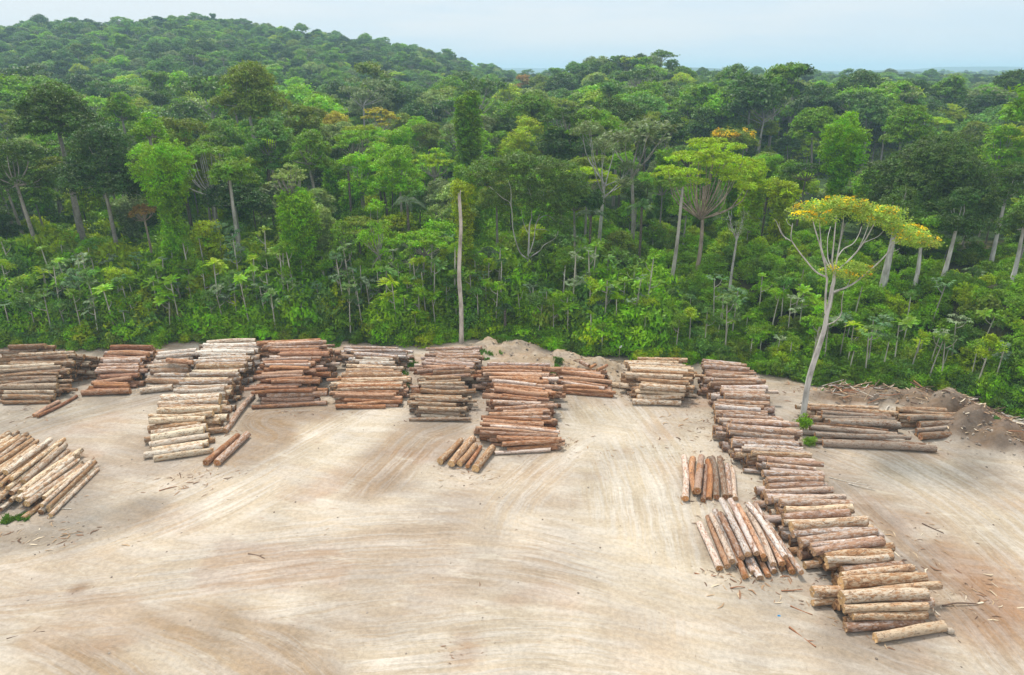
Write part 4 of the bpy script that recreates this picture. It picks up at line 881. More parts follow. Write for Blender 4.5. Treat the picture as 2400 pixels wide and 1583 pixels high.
limbs = [([(1004, 1600), (1045, 1350), (1100, 1170), (1140, 1040), (1156, 950)], .52, .34, (0, 0)), ([(1156, 950), (1175, 870), (1190, 780), (1200, 740), (1205, 680)], .33, .24, (0, .3)),
  ([(1148, 940), (1150, 820), (1158, 740), (1160, 715)], .2, .16, (0, -.5)), ([(1160, 715), (1090, 680), (1020, 600), (960, 520), (935, 470), (945, 380)], .16, .06, (-.5, -2.5)),
  ([(935, 490), (880, 450), (850, 380), (830, 350)], .07, .03, (-2.5, -3)), ([(905, 480), (870, 420), (862, 370)], .05, .02, (-2.5, -3.4)), ([(942, 400), (915, 380), (905, 350)], .04, .02, (-2.5, -2)),
  ([(1158, 740), (1140, 600), (1110, 500), (1085, 420), (1070, 360)], .16, .07, (-.5, -2)), ([(1150, 660), (1120, 540), (1118, 460), (1110, 350)], .12, .06, (-.5, 1)),
  ([(1205, 680), (1165, 640), (1130, 560), (1120, 480), (1112, 380)], .17, .06, (.3, 2)), ([(1205, 680), (1190, 620), (1200, 500), (1210, 390), (1215, 330)], .17, .06, (.3, -1.5)),
  ([(1190, 650), (1165, 600), (1162, 480), (1180, 400)], .1, .05, (.3, 3)), ([(1207, 680), (1220, 600), (1238, 500), (1256, 400), (1260, 330)], .15, .05, (.3, 1.5)),
  ([(1222, 590), (1260, 540), (1320, 505), (1355, 450), (1372, 400)], .12, .05, (.5, 2.5)), ([(1205, 685), (1260, 640), (1330, 570), (1390, 490), (1430, 420), (1462, 360)], .18, .06, (.3, -1)),
  ([(1375, 505), (1420, 485), (1475, 460), (1520, 410)], .08, .04, (-.4, 0)), ([(1350, 545), (1385, 470), (1415, 390), (1430, 340)], .1, .04, (-.4, 2)),
  ([(1196, 805), (1280, 775), (1340, 740), (1400, 690), (1480, 620), (1540, 550), (1580, 460), (1600, 420)], .2, .06, (0, -.8)), ([(1542, 550), (1580, 550), (1610, 535)], .06, .03, (-.6, -1)), ([(1555, 520), (1620, 480), (1680, 450)], .07, .03, (-.6, .4)),
  ([(1157, 1010), (1210, 985), (1245, 940), (1250, 860), (1262, 800)], .13, .05, (0, -1.5)), ([(1280, 775), (1300, 730), (1310, 690)], .08, .04, (0, .3))]
lobes = [(1020, 300), (1060, 350), (1090, 285), (1140, 330), (1120, 375), (1170, 275), (1220, 255), (1200, 320), (1260, 290), (1290, 255), (1340, 275), (1320, 330), (1390, 300), (1420, 345), (1460, 310), (1500, 335), (1540, 320), (1480, 375), (1560, 365), (1600, 395), (1620, 430), (1660, 430), (1700, 460), (1740, 490), (1690, 505), (1640, 470), (1755, 515), (1580, 420), (1010, 340), (1380, 365),
         (1260, 655, .3), (1310, 645, .3), (1370, 660, .3), (1290, 700, .3), (1340, 705, .3), (1220, 690, .2)]
hero, tops, org = drawn_tree(None, pb[1], limbs, lobes, C6, (.30, .41, .085), 'ivory', .24, 77, .36, 3.2, 1.4, "tall white leaning tree with yellow flowered umbrella crown standing among the log piles", pb)
rg = np.random.default_rng(5); B = []
for p, rr in tops:
    n = 300; q = rg.random(n); a = rg.random(n) * 6.28; R_ = rr * np.sqrt(q) * 1.05
    B.append(p + np.stack([R_ * np.cos(a), R_ * np.sin(a), rr * .36 * np.sqrt(np.maximum(0, 1 - q * .9)) + .12 + rg.normal(0, .07, n)], -1))
B = np.concatenate(B); B = B[fbm(B[:, 0], B[:, 1] + B[:, 2], 0.9, 3, 3) > .60]
obj("blossom", foliage_mesh("blossom", [(B, np.tile([0, 0, 1.0], (len(B), 1)))], .19, rg, [M_BLOSSOM], aspect=.8), hero)
REFS.append(("yellow flowered tree", 2010, 640, pb[1])); RECTS.append((1830, 2180, 470, 960, pb[1]))
limbs = [([(1448, 1000), (1447, 830), (1450, 680), (1455, 560), (1460, 440), (1475, 390)], .36, .12, (0, 0)), ([(1447, 675), (1400, 640), (1370, 570), (1345, 470), (1330, 300), (1270, 250), (1180, 170)], .2, .05, (0, -3)), ([(1330, 310), (1330, 200), (1310, 120)], .1, .04, (-2, -1)),
  ([(1453, 670), (1530, 620), (1560, 580), (1640, 530), (1660, 480)], .17, .05, (0, -2)), ([(1460, 640), (1490, 540), (1510, 420), (1580, 370), (1650, 420)], .15, .05, (0, 2)), ([(1460, 520), (1420, 430), (1400, 330)], .1, .04, (0, 2)), ([(1500, 470), (1560, 470), (1600, 480)], .06, .03, (1, 0)), ([(1475, 390), (1470, 250), (1440, 150)], .12, .05, (0, 1)), ([(1510, 420), (1540, 330), (1560, 200)], .1, .04, (1, 2))]
rg = np.random.default_rng(8)
lobes = [(x_, y_) for x_, y_ in ((1110, 90), (1180, 40), (1260, 20), (1350, 5), (1440, 0), (1530, 10), (1620, 30), (1700, 60), (1770, 110), (1800, 180), (1150, 160), (1230, 120), (1320, 90), (1420, 70), (1520, 80), (1610, 110), (1700, 150), (1760, 220), (1200, 230), (1290, 200), (1390, 160), (1490, 170), (1590, 200), (1690, 260), (1740, 320), (1560, 300), (1480, 270), (1640, 350), (1240, 300), (1660, 430), (1390, 260), (1500, 340))]
dt = 108.0
drawn_tree(C5(1448, 860), dt, limbs, lobes, C5, (.095, .160, .030), 'white', .33, 78, .5, 5.0, 2.0, "broad feathery dark tree with bare white forked limbs in the middle of the forest edge")
REFS.append(("broad white-limbed tree", *C5(1450, 250), dt)); RECTS.append((*(C5(1120, 0)[0], C5(1790, 0)[0]), *(C5(0, 20)[1], C5(0, 760)[1]), dt))
# the bare pole trunk at the forest edge
pp = G(*FV(1071, 797)); r = obj("pole_trunk", None); r.location = (pp[0], pp[1], zt(pp[0], pp[1]))
tp = AT(*FV(1066, 457), pp[1]) - np.array(r.location)
w = MB(); P = bend([[0, 0, -.3], [.12, 0, tp[2] * .25], [-.05, .1, tp[2] * .5], [tp[0] + .1, .1, tp[2] * .8], [tp[0], 0, tp[2]]], 16); w.tube(P, np.linspace(.37, .22, 16) * (1 + .06 * np.sin(np.arange(16) * 2.3)), 10)
w.tube([P[-1] + [.08, 0, -.1], P[-1] + [.2, 0, .9]], [.12, .03], 6); w.tube([P[-1] + [-.1, .05, -.1], P[-1] + [-.12, .05, .5]], [.1, .03], 6)
obj("trunk", w.mesh("trunk", [M_TRUNK], True), r, (.62, .54, .47, 1)); tag(r, "tall bare pole trunk with a splintered top and no branches at the forest edge", "dead tree")
REFS.append(("bare pole trunk", *FV(1068, 620), pp[1])); RECTS.append((1060, 1095, 460, 800, pp[1]))

# ------------------------------------------------------------------ the rest of the forest
TEMPL = []      # (height, crown width, kind, trunk mesh, crown mesh)
for i, (H_, cw, ch, kind) in enumerate([(20, 12, 9, 'dome'), (24, 14, 10, 'dome'), (17, 10, 9, 'dome'), (27, 15, 9, 'dome'), (14, 9, 8, 'dome'), (22, 11, 12, 'dome'), (25, 15, 5, 'umbrella'), (19, 12, 4.5, 'umbrella'),
        (26, 11, 10, 'tall'), (22, 9, 9, 'tall'), (16, 5.5, 16, 'column'), (21, 6.5, 21, 'column'), (11, 5, 11, 'column'), (24, 12, 10, 'sparse'), (12, 8, 7, 'dome')]):
    TEMPL.append((H_, cw, kind, *tree_shape(H_, cw, ch, kind, 900 + i, .44, .95)))
SHAPE = dict(dome="domed", umbrella="flat-topped", tall="slender", column="vine-clad", sparse="thin-crowned")
rg = np.random.default_rng(21)
cand = []
for gy_ in np.arange(92, 215, 7.0):
    for gx_ in np.arange(-190, 190, 7.4):
        x = gx_ + rg.uniform(-3.2, 3.2); y = gy_ + rg.uniform(-3.2, 3.2); w_ = y - float(yE(x))
        if w_ < 9 or abs(x) > .79 * y + 8 or (x > 24 and w_ < 26 and rg.random() < .7): continue
        cand.append((w_, x, y))
cand.sort()
fill = []
for w_, x, y in cand:
    if any((x - a) ** 2 + (y - b) ** 2 < (2.2 + .45 * c) ** 2 for a, b, c in trees): continue
    kinds = [0, 1, 2, 3, 4, 5, 14, 0, 2, 5, 6, 7, 8, 9, 10, 11, 12, 13, 4, 14]
    if w_ < 18: kinds = [4, 14, 12, 2, 10, 7, 4, 14]
    elif w_ < 34: kinds = [2, 4, 5, 9, 10, 7, 12, 0, 14, 8]
    ti = kinds[rg.integers(len(kinds))]; H_, cw, kind, tm, cmh = TEMPL[ti]; s = rg.uniform(.74, 1.06)
    if x > 22: s *= (.55 if w_ < 22 else .8 if w_ < 34 else 1)
    zg = zt(x, y); ut, vt = PX((x, y, zg + H_ * s)); hw = cw * s / 2 / depth((x, y, zg + H_ * s)) * 1200 / TANH
    ok = True
    for (a, b, c, e, dd) in RECTS:      # do not stand in front of the trees that the photograph singles out
        if y < dd + 3 and ut + hw * .8 > a and ut - hw * .8 < b and vt < e - (e - c) * .12: ok = False; break
    if not ok:
        s2 = s * .55; H2 = H_ * s2; ut, vt = PX((x, y, zg + H2)); ok = not any(y < dd + 3 and ut + hw * .5 > a and ut - hw * .5 < b and vt < e - (e - c) * .12 for (a, b, c, e, dd) in RECTS); s = s2
        if not ok: continue
    ut, vt = PX((x, y, zg + H_ * s * .7))
    if not (-60 < ut < 2460): continue
    trees.append((x, y, cw * s / 2)); fill.append((x, y, ti, s, ut, vt))
fill = fill[:300 - len(LAND) - 4]
names = list(GREEN); probs = dict(dark=.17, deep=.13, mid=.24, bright=.15, lime=.03, olive=.07, pale=.04, grey=.05, gold=.003, yellow=.05, tan=.001, bluish=.08)
pn = [k for k in names if k in probs]; pv_ = np.array([probs[k] for k in pn]); pv_ /= pv_.sum()
made = []
for x, y, ti, s, ut, vt in fill:
    H_, cw, kind, tm, cmh = TEMPL[ti]; cn = str(rg.choice(pn, p=pv_))
    if kind == 'column' and cn in ('dark', 'deep'): cn = 'bright'
    col = np.array(GREEN[cn]) * rg.uniform(.85, 1.2); r = place_tree(x, y, tm, cmh, col, str(rg.choice(['grey', 'pale', 'grey', 'dark', 'dark'])), s, rg.uniform(0, 6.28))
    k = min(range(len(REFS)), key=lambda j: (REFS[j][1] - ut) ** 2 + (2.2 * (REFS[j][2] - vt)) ** 2)
    du = ut - REFS[k][1]; dv = vt - REFS[k][2]
    dr = ("right of" if du > 0 else "left of") if abs(du) > 1.6 * abs(dv) else ("above" if dv < 0 else "below")
    sz = "small " if H_ * s < 12 else "big " if H_ * s > 25 else ""
    made.append((r, f"{sz}{CW[cn]} {SHAPE[kind]} tree", dr, REFS[k][0], math.hypot(du, dv)))
grp = {}
for q in made: grp.setdefault(q[1:4], []).append(q)
for key, v in grp.items():
    v.sort(key=lambda q: q[4])
    for n_, q in enumerate(v):
        tag(q[0], f"{key[0]} {key[1]} the {key[2]}" if len(v) == 1 else f"{key[0]} {('nearest', 'second', 'third', 'fourth', 'fifth', 'sixth', 'seventh', 'eighth')[min(n_, 7)]} {key[1]} the {key[2]}", "tree", "trees of the forest")
print("TREES", len(fill) + len(LAND) + 3, "candidates", len(cand))

# geometry-nodes scatter: points of a mesh carry which, how large, turned how far and what colour
def scatter_object(name, P, idx, scl, rotz, tint, protos, kind='stuff', label=None):
    pc = bpy.data.collections.new(name + "_kinds")
    for i, me in enumerate(protos):
        p = bpy.data.objects.new("kind_%02d" % i, me); pc.objects.link(p)
    me = bpy.data.meshes.new(name); me.vertices.add(len(P)); me.vertices.foreach_set("co", np.asarray(P, np.float32).ravel()); me.update()
    for nm, ty, fld, dat in (("idx", 'INT', "value", np.asarray(idx, np.int32)), ("scl", 'FLOAT_VECTOR', "vector", np.asarray(scl, np.float32).ravel()), ("rotz", 'FLOAT_VECTOR', "vector", np.asarray(rotz, np.float32).ravel()), ("tint", 'FLOAT_COLOR', "color", np.asarray(tint, np.float32).ravel())):
        a = me.attributes.new(nm, ty, 'POINT'); a.data.foreach_set(fld, dat)
    o = obj(name, me)
    ng = bpy.data.node_groups.new(name + "_scatter", 'GeometryNodeTree')
    ng.interface.new_socket("Geometry", in_out='INPUT', socket_type='NodeSocketGeometry'); ng.interface.new_socket("Geometry", in_out='OUTPUT', socket_type='NodeSocketGeometry')
    gi = ng.nodes.new("NodeGroupInput"); go = ng.nodes.new("NodeGroupOutput"); ip = ng.nodes.new("GeometryNodeInstanceOnPoints")
    ci = ng.nodes.new("GeometryNodeCollectionInfo"); ci.inputs["Collection"].default_value = pc; ci.inputs["Separate Children"].default_value = True; ci.inputs["Reset Children"].default_value = True
    def na(nm, ty):
        n = ng.nodes.new("GeometryNodeInputNamedAttribute"); n.data_type = ty; n.inputs["Name"].default_value = nm; return n.outputs[0]
    ng.links.new(gi.outputs[0], ip.inputs["Points"]); ng.links.new(ci.outputs[0], ip.inputs["Instance"]); ip.inputs["Pick Instance"].default_value = True
    ng.links.new(na("idx", 'INT'), ip.inputs["Instance Index"]); ng.links.new(na("scl", 'FLOAT_VECTOR'), ip.inputs["Scale"])
    e2r = ng.nodes.new("FunctionNodeEulerToRotation"); ng.links.new(na("rotz", 'FLOAT_VECTOR'), e2r.inputs[0]); ng.links.new(e2r.outputs[0], ip.inputs["Rotation"])
    ng.links.new(ip.outputs[0], go.inputs[0])
    md = o.modifiers.new("scatter", 'NODES'); md.node_group = ng
    tag(o, label, None, None, kind); return o
def tints(n, rg, lo=.85, hi=1.35, p=None):
    t = np.array([GREEN[str(k)] for k in rg.choice(pn, n, p=p if p is not None else pv_)]) * rg.uniform(lo, hi, (n, 1))
    return np.concatenate([t, np.ones((n, 1))], 1)

# far forest
M_TRUNK_MASS = wood_material("trunk_of_the_mass", (.36, .33, .29))
MASS = []
for i, (H_, cw, ch, kind) in enumerate([(20, 13, 9, 'dome'), (23, 15, 10, 'dome'), (17, 11, 9, 'dome'), (26, 16, 9, 'dome'), (21, 11, 11, 'dome'), (24, 16, 5, 'umbrella'), (26, 11, 10, 'tall'), (18, 6.5, 18, 'column'), (23, 13, 9, 'sparse'), (19, 14, 8, 'dome'), (9, 10, 8.5, 'dome'), (12, 9, 11.5, 'dome')]):
    tm, cmh = tree_shape(H_, cw, ch, kind, 1300 + i, .85, 1.0)
    nv = len(tm.vertices); a = np.empty(nv * 3, np.float32); tm.vertices.foreach_get("co", a); b = np.empty(len(cmh.vertices) * 3, np.float32); cmh.vertices.foreach_get("co", b)
    fa = np.empty(len(tm.polygons) * 4, np.int32); tm.polygons.foreach_get("vertices", fa)
    V = np.concatenate([a.reshape(-1, 3), b.reshape(-1, 3)]); F = np.concatenate([fa.reshape(-1, 4), np.arange(len(cmh.vertices)).reshape(-1, 4) + nv])
    MASS.append(mesh_np("forest_tree", V, F, None, [M_TRUNK_MASS, M_LEAF_MASS], np.concatenate([np.zeros(len(fa) // 4), np.ones(len(cmh.vertices) // 4)])))
rg = np.random.default_rng(31)
pts = []
fx = np.array([(t[0], t[1]) for t in trees])
y = 118.0
while y < 1750:
    st = 8.0 if y < 260 else 7.0 if y < 760 else 11.0
    lim = .80 * y + 30
    xs_ = np.arange(-lim, lim, st); xs_ = xs_ + rg.uniform(-st * .42, st * .42, len(xs_)); ys_ = y + rg.uniform(-st * .42, st * .42, len(xs_))
    k = ys_ - yE(xs_) > 22
    if y > 860: k &= xs_ > -.25 * y
    pts.append(np.stack([xs_, ys_], -1)[k]); y += st * .9
pts = np.concatenate(pts)
near = pts[:, 1] < 235
ok = np.ones(len(pts), bool)
for j in np.where(near)[0]:
    if ((fx - pts[j]) ** 2).sum(1).min() < 6.6 ** 2: ok[j] = False
pts = pts[ok]; n = len(pts)
low = pts[pts[:, 1] < 460]; low = low[rg.random(len(low)) < .8] + rg.uniform(2.4, 4.6, (1, 2)) * 1.0; nlow = len(low); pts = np.concatenate([pts, low]); n = len(pts)
pz = terrain(pts[:, 0], pts[:, 1]) - .2
idx = rg.choice(10, n, p=np.array([.15, .15, .12, .12, .12, .08, .06, .07, .03, .10])); idx[-nlow:] = rg.integers(10, 12, nlow)
sc_ = rg.uniform(.72, 1.1, n) * (1 - .28 * sm(240, 420, pts[:, 1])); sc_ *= np.where(rg.random(n) < .06, 1.25, 1)
# nearer ones must not stand before the trees one can name
hgt = np.array([20, 23, 17, 26, 21, 24, 26, 18, 23, 19, 9, 12])[idx]
for j in np.where(pts[:, 1] < 255)[0]:
    ut, vt = PX((pts[j, 0], pts[j, 1], pz[j] + hgt[j] * sc_[j]))
    for (a, b, c, e, dd) in RECTS:
        if pts[j, 1] < dd + 3 and a - 25 < ut < b + 25 and vt < e - (e - c) * .15: sc_[j] *= .5; break
rz = np.zeros((n, 3)); rz[:, 2] = rg.uniform(0, 6.28, n)
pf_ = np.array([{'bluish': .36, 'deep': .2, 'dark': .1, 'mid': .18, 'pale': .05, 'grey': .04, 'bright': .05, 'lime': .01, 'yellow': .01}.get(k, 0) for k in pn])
haze_tints = np.where((rg.random(n) < .85 * sm(260, 430, pts[:, 1]))[:, None], tints(n, rg, .8, 1.3, pf_), tints(n, rg))  # bluer leaf colours with distance: haze painted into the crowns
scatter_object("forest", np.column_stack([pts, pz]), idx, np.column_stack([sc_ * rg.uniform(.9, 1.15, n), sc_ * rg.uniform(.9, 1.15, n), sc_]), rz, haze_tints, MASS, 'stuff', "dense rainforest canopy running back over the hill to the skyline")
print("FOREST", n)

# bushes and creepers that close the forest edge, and the floor between the trunks
BUSH = []
for i in range(7):
    rg = np.random.default_rng(1500 + i); ps = []
    for k in range(5 + i % 3):
        a = rg.uniform(0, 6.28); ro = rg.uniform(0, 1.1); r = rg.uniform(.7, 1.15)
        ps.append(lobe(np.array([math.cos(a) * ro, math.sin(a) * ro, rg.uniform(.2, 1.5)]), (r, r, r * rg.uniform(.7, 1.1)), rg, .25, .35, 9, bottom=-.3))
    BUSH.append(foliage_mesh("bush", ps, .25 if i < 4 else .34, rg, [M_LEAF_MASS], droop=.3, aspect=.6 if i < 4 else .35))
rg = np.random.default_rng(33); SIGN = G(*FV(1437, 831))
P, S, T, I = [], [], [], []
for x in np.arange(-100, 100, 1.25):
    for w_ in np.arange(-.4, 75, 1.0):
        st = 1.12 + .045 * w_
        if rg.random() > (1.25 * 1.0) / (st * st): continue
        xx = x + rg.uniform(-.7, .7); yy = float(yE(xx)) + w_ + rg.uniform(-.6, .6)
        if abs(xx) > .79 * yy + 6: continue
        if float(mound_h(xx, yy)) > .35 and w_ < 2.2: continue
        if abs(xx - SIGN[0]) < 2.0 and yy < SIGN[1] + 2.0: continue
        s = rg.uniform(.5, .9) if w_ < 1.4 else rg.uniform(.8, 1.6) + min(w_, 14) * .05
        if xx > 24: s = min(s, rg.uniform(.7, 1.2))
        vz = s * rg.uniform(.8, 1.3)
        if 3.5 < w_ < 20 and rg.random() < .4 and xx < 24: s *= 1.35; vz *= 1.75
        P.append((xx, yy, zt(xx, yy) - .15)); S.append((s, s, vz)); I.append(rg.integers(len(BUSH)))
P = np.array(P); n = len(P); rz = np.zeros((n, 3)); rz[:, 2] = rg.uniform(0, 6.28, n)
patch = vnoise(P[:, 0], P[:, 1], 7.0, 3)
tt = tints(n, rg, .95, 1.35, np.array([{'mid': .36, 'bright': .30, 'dark': .08, 'bluish': .1, 'yellow': .08, 'olive': .05, 'lime': .03}.get(k, 0) for k in pn]))
rgt = sm(15, 40, P[:, 0])[:, None]; tt[:, :3] = tt[:, :3] * (.8 + .45 * patch[:, None]) * (1 - .35 * rgt) + np.array((.11, .21, .022)) * .35 * rgt
scatter_object("undergrowth", P, I, S, rz, tt, BUSH, 'stuff', "tangled bushes and creepers along the forest edge")
print("BUSH", n)

# ------------------------------------------------------------------ saplings and palms
def rosette_star(rg, n=10, pet=.9, leaf=.95):
    """an umbrella of long-stalked fingered leaves around a shoot tip"""
    Vs = []
    for i in range(n):
        a = i * 2.399 + rg.uniform(-.3, .3); el = rg.uniform(.0, .75); d = np.array([math.cos(a) * math.cos(el), math.sin(a) * math.cos(el), math.sin(el)])
        hub = d * pet * rg.uniform(.6, 1.1); out = unit(np.array([math.cos(a), math.sin(a), 0]))
        side = np.cross(np.array([0, 0, 1.0]), out); L_ = leaf * rg.uniform(.75, 1.15) * .62
        Vs.append(np.array([[0, 0, 0], [*(hub * .5 + [0, 0, .012])], [*hub], [*(hub * .5 - [0, 0, .012])]]))
        for k in range(8):
            th = (k - 3.5) / 3.5 * 2.5; f = out * math.cos(th) + side * math.sin(th); f = f + np.array([0, 0, -.28 - .25 * abs(th) / 2.5 - rg.uniform(0, .25)]); f = unit(f) * L_ * (1 - .18 * abs(th) / 2.5)
            p = unit(np.cross(f, np.array([0, 0, 1.0]))) * L_ * .17
            Vs.append(np.array([hub, hub + f * .55 + p + [0, 0, .03], hub + f, hub + f * .55 - p + [0, 0, .03]]))
    V = np.concatenate(Vs); return mesh_np("leaf_umbrella", V, np.arange(len(V)).reshape(-1, 4), None, [M_LEAF])
def frond_geo(rg, L_=2.0, wid=.5, arch=.6, n=16, el=.6, az=0.0, leafw=.16, hang=.3):
    """a feather leaf: arching rib with leaflets both sides"""
    t = np.linspace(0, 1, n); r = L_ * t; zz = L_ * (math.sin(el) * t - arch * t * t); xx = L_ * math.cos(el) * t
    rib = np.stack([xx, 0 * t, zz], -1); Vs = []
    for i in range(1, n):
        w = wid * math.sin(math.pi * min(1, .12 + .86 * t[i])) ** .7; tg = unit(rib[i] - rib[i - 1])
        for sgn in (-1, 1):
            d = unit(np.array([tg[0] * .45, sgn * 1.0, tg[2] * .45 - hang - rg.uniform(0, .15)])) * w; wv = tg * L_ / n * leafw * 6 * .5
            Vs.append(np.array([rib[i], rib[i] + d * .5 + wv, rib[i] + d, rib[i] + d * .5 - wv]))
        Vs.append(np.array([rib[i - 1] + [0, .012, 0], rib[i] + [0, .012, 0], rib[i] - [0, .012, 0], rib[i - 1] - [0, .012, 0]]))
    V = np.concatenate(Vs); c, s = math.cos(az), math.sin(az)
    return V @ np.array([[c, s, 0], [-s, c, 0], [0, 0, 1]])
STAR = [rosette_star(np.random.default_rng(1700 + i), 9 + i) for i in range(4)]
FEATHER = []
for i in range(4):
    rg = np.random.default_rng(1750 + i); V = np.concatenate([frond_geo(rg, rg.uniform(1.0, 1.7), .34, .42, 12, rg.uniform(.2, 1.0), k * 2.399, .2, .15) for k in range(12 + i)])
    FEATHER.append(mesh_np("feather_tuft", V, np.arange(len(V)).reshape(-1, 4), None, [M_LEAF]))
LEAFY = []
for i in range(4):
    rg = np.random.default_rng(1780 + i); ps = [lobe(rg.normal(0, .34, 3) * [1, 1, .8], (rr := rg.uniform(.45, .85), rr, rr * .6), rg, .24, .36, 10, bottom=-.5) for k in range(4 + i)]
    LEAFY.append(foliage_mesh("leaf_tuft", ps, .24, rg))
def stem_mesh(H_, rg, forks):
    w = MB(); lean = rg.normal(0, .045, 2) * H_; P = bend([[0, 0, -.4], [lean[0] * .3, lean[1] * .3, H_ * .4], [lean[0], lean[1], H_]], 8); w.tube(P, np.linspace(.10, .055, 8) * (.7 + H_ / 16), 6)
    tips = [P[-1]]
    for k in range(forks):
        a = rg.uniform(0, 6.28); b = P[rg.integers(5, 7)]; t = b + np.array([math.cos(a) * rg.uniform(.7, 1.5), math.sin(a) * rg.uniform(.7, 1.5), rg.uniform(.6, 1.6)]); w.tube(bend([b, (b + t) / 2 + [math.cos(a) * .2, math.sin(a) * .2, -.15], t], 5), np.linspace(.06, .035, 5), 5); tips.append(t)
    return w.mesh("stem", [M_TRUNK], True), tips
STEMS = []
for i in range(10):
    rg = np.random.default_rng(1800 + i); H_ = (5.5, 7, 8.5, 10, 6.2, 7.6, 9.2, 11, 4.2, 12.5)[i]; STEMS.append((H_, *stem_mesh(H_, rg, (0, 2, 3, 1, 1, 2, 3, 2, 0, 3)[i])))
KEEPCLEAR = [(*FV(1185, 0)[:1], *FV(1290, 0)[:1], FV(0, 480)[1], FV(0, 655)[1], 108), (1595, 1640, 300, FV(0, 640)[1], 111), (2030, 2130, 480, FV(0, 740)[1], 97)]
rg = np.random.default_rng(41); saps = []
tries = 0
while len(saps) < 270 and tries < 9000:
    tries += 1
    x = rg.uniform(-82, 84); w_ = rg.choice([rg.uniform(.6, 4.5), rg.uniform(3, 13)]); y = float(yE(x)) + w_
    if abs(x) > .79 * y: continue
    if x > 20 and rg.random() < .62: continue
    if float(mound_h(x, y)) > .45 or any((x - a) ** 2 + (y - b) ** 2 < 1.5 ** 2 for a, b, *_ in saps): continue
    if abs(x - SIGN[0]) < 2.2 and y < SIGN[1] + 2.5: continue
    if abs(x - pp[0]) < 1.6 and y < pp[1] + 3: continue
    q_ = rg.random(); ps_ = .40 if x < -10 else .34 if x > 20 else .24; star = 1 if q_ < ps_ else 2 if q_ > .64 else 0
    hs_ = [k for k in range(10) if (STEMS[k][0] < 8.6 if w_ < 3 else STEMS[k][0] > 7.2)]
    if x > 20: hs_ = [0, 1, 4, 5, 8]
    si_ = hs_[rg.integers(len(hs_))]; us, vs_ = PX((x, y, zt(x, y) + STEMS[si_][0]))
    if any(y < dd + 2 and a - 8 < us < b + 8 and vs_ < e for (a, b, c, e, dd) in KEEPCLEAR): continue
    saps.append((x, y, star, si_))
SREF = [(PILE_NAME[k], *PX(np.mean([g["c"] for g in LOGS if g["pile"] == k], axis=0))) for k in ("tan", "rusty", "cream", "red_brown", "grey_topped", "pink_topped", "long_orange", "splayed", "buff", "longest", "behind_tree", "by_mound")]
SHORT = dict(zip([PILE_NAME[k] for k in ("tan", "rusty", "cream", "red_brown", "grey_topped", "pink_topped", "long_orange", "splayed", "buff", "longest", "behind_tree", "by_mound")],
    ("tan pile", "rusty pile", "cream row", "red brown pile", "whitish topped pile", "pink topped pile", "orange row", "small splayed pile", "buff pile", "longest row", "white leaning tree", "bark mound")))
made = []
for x, y, star, si in saps:
    H_, sm_, tips = STEMS[si]; r = obj("sapling", None); zg = zt(x, y); r.location = (x, y, zg); r.rotation_euler = (0, 0, rg.uniform(0, 6.28)); s = rg.uniform(.88, 1.12); r.scale = (s, s, s)
    obj("stem", sm_, r, (*np.array((.50, .47, .38)) * rg.uniform(.8, 1.25), 1))
    if star == 1: cn = str(rg.choice(['bluish', 'mid', 'pale', 'grey'], p=[.4, .25, .2, .15])); col = np.array({'bluish': (.10, .18, .072), 'mid': (.105, .185, .045), 'pale': (.19, .25, .13), 'grey': (.14, .20, .11)}[cn])
    else: cn = str(rg.choice(['bright', 'mid', 'lime', 'bluish'], p=[.35, .3, .15, .2])); col = np.array(GREEN[cn])
    for t in tips:
        me = (FEATHER, STAR, LEAFY)[star][rg.integers(4)]; c = obj(("feather_tuft", "leaf_umbrella", "leaf_tuft")[star], me, r, (*col * rg.uniform(.85, 1.2), 1)); c.location = t; star == 2 and tag(c, kind='stuff'); c.rotation_euler = (rg.normal(0, .25), rg.normal(0, .25), rg.uniform(0, 6.28)); q = rg.uniform(.6, 1.15); c.scale = (q, q, q)
    ut, vt = PX((x, y, zg + H_)); k = min(range(len(SREF)), key=lambda j: abs(SREF[j][1] - ut))
    hw_ = "tall" if H_ * s > 8.5 else "low" if H_ * s < 6 else "mid-high"
    made.append((r, f"{hw_} {CW[cn]} {('feather-leaved', 'umbrella-leaved', 'round-topped')[star]} sapling", SHORT[SREF[k][0]], ut))
grp = {}
for q in made: grp.setdefault(q[1:3], []).append(q)
for key, v in grp.items():
    v.sort(key=lambda q: q[3])
    for n_, q in enumerate(v): tag(q[0], f"{key[0]} behind the {key[1]}" if len(v) == 1 else f"{key[0]}, {'leftmost' if n_ == 0 else ORD[n_] + ' from left'} of its kind behind the {key[1]}", "sapling", "saplings along the forest edge")
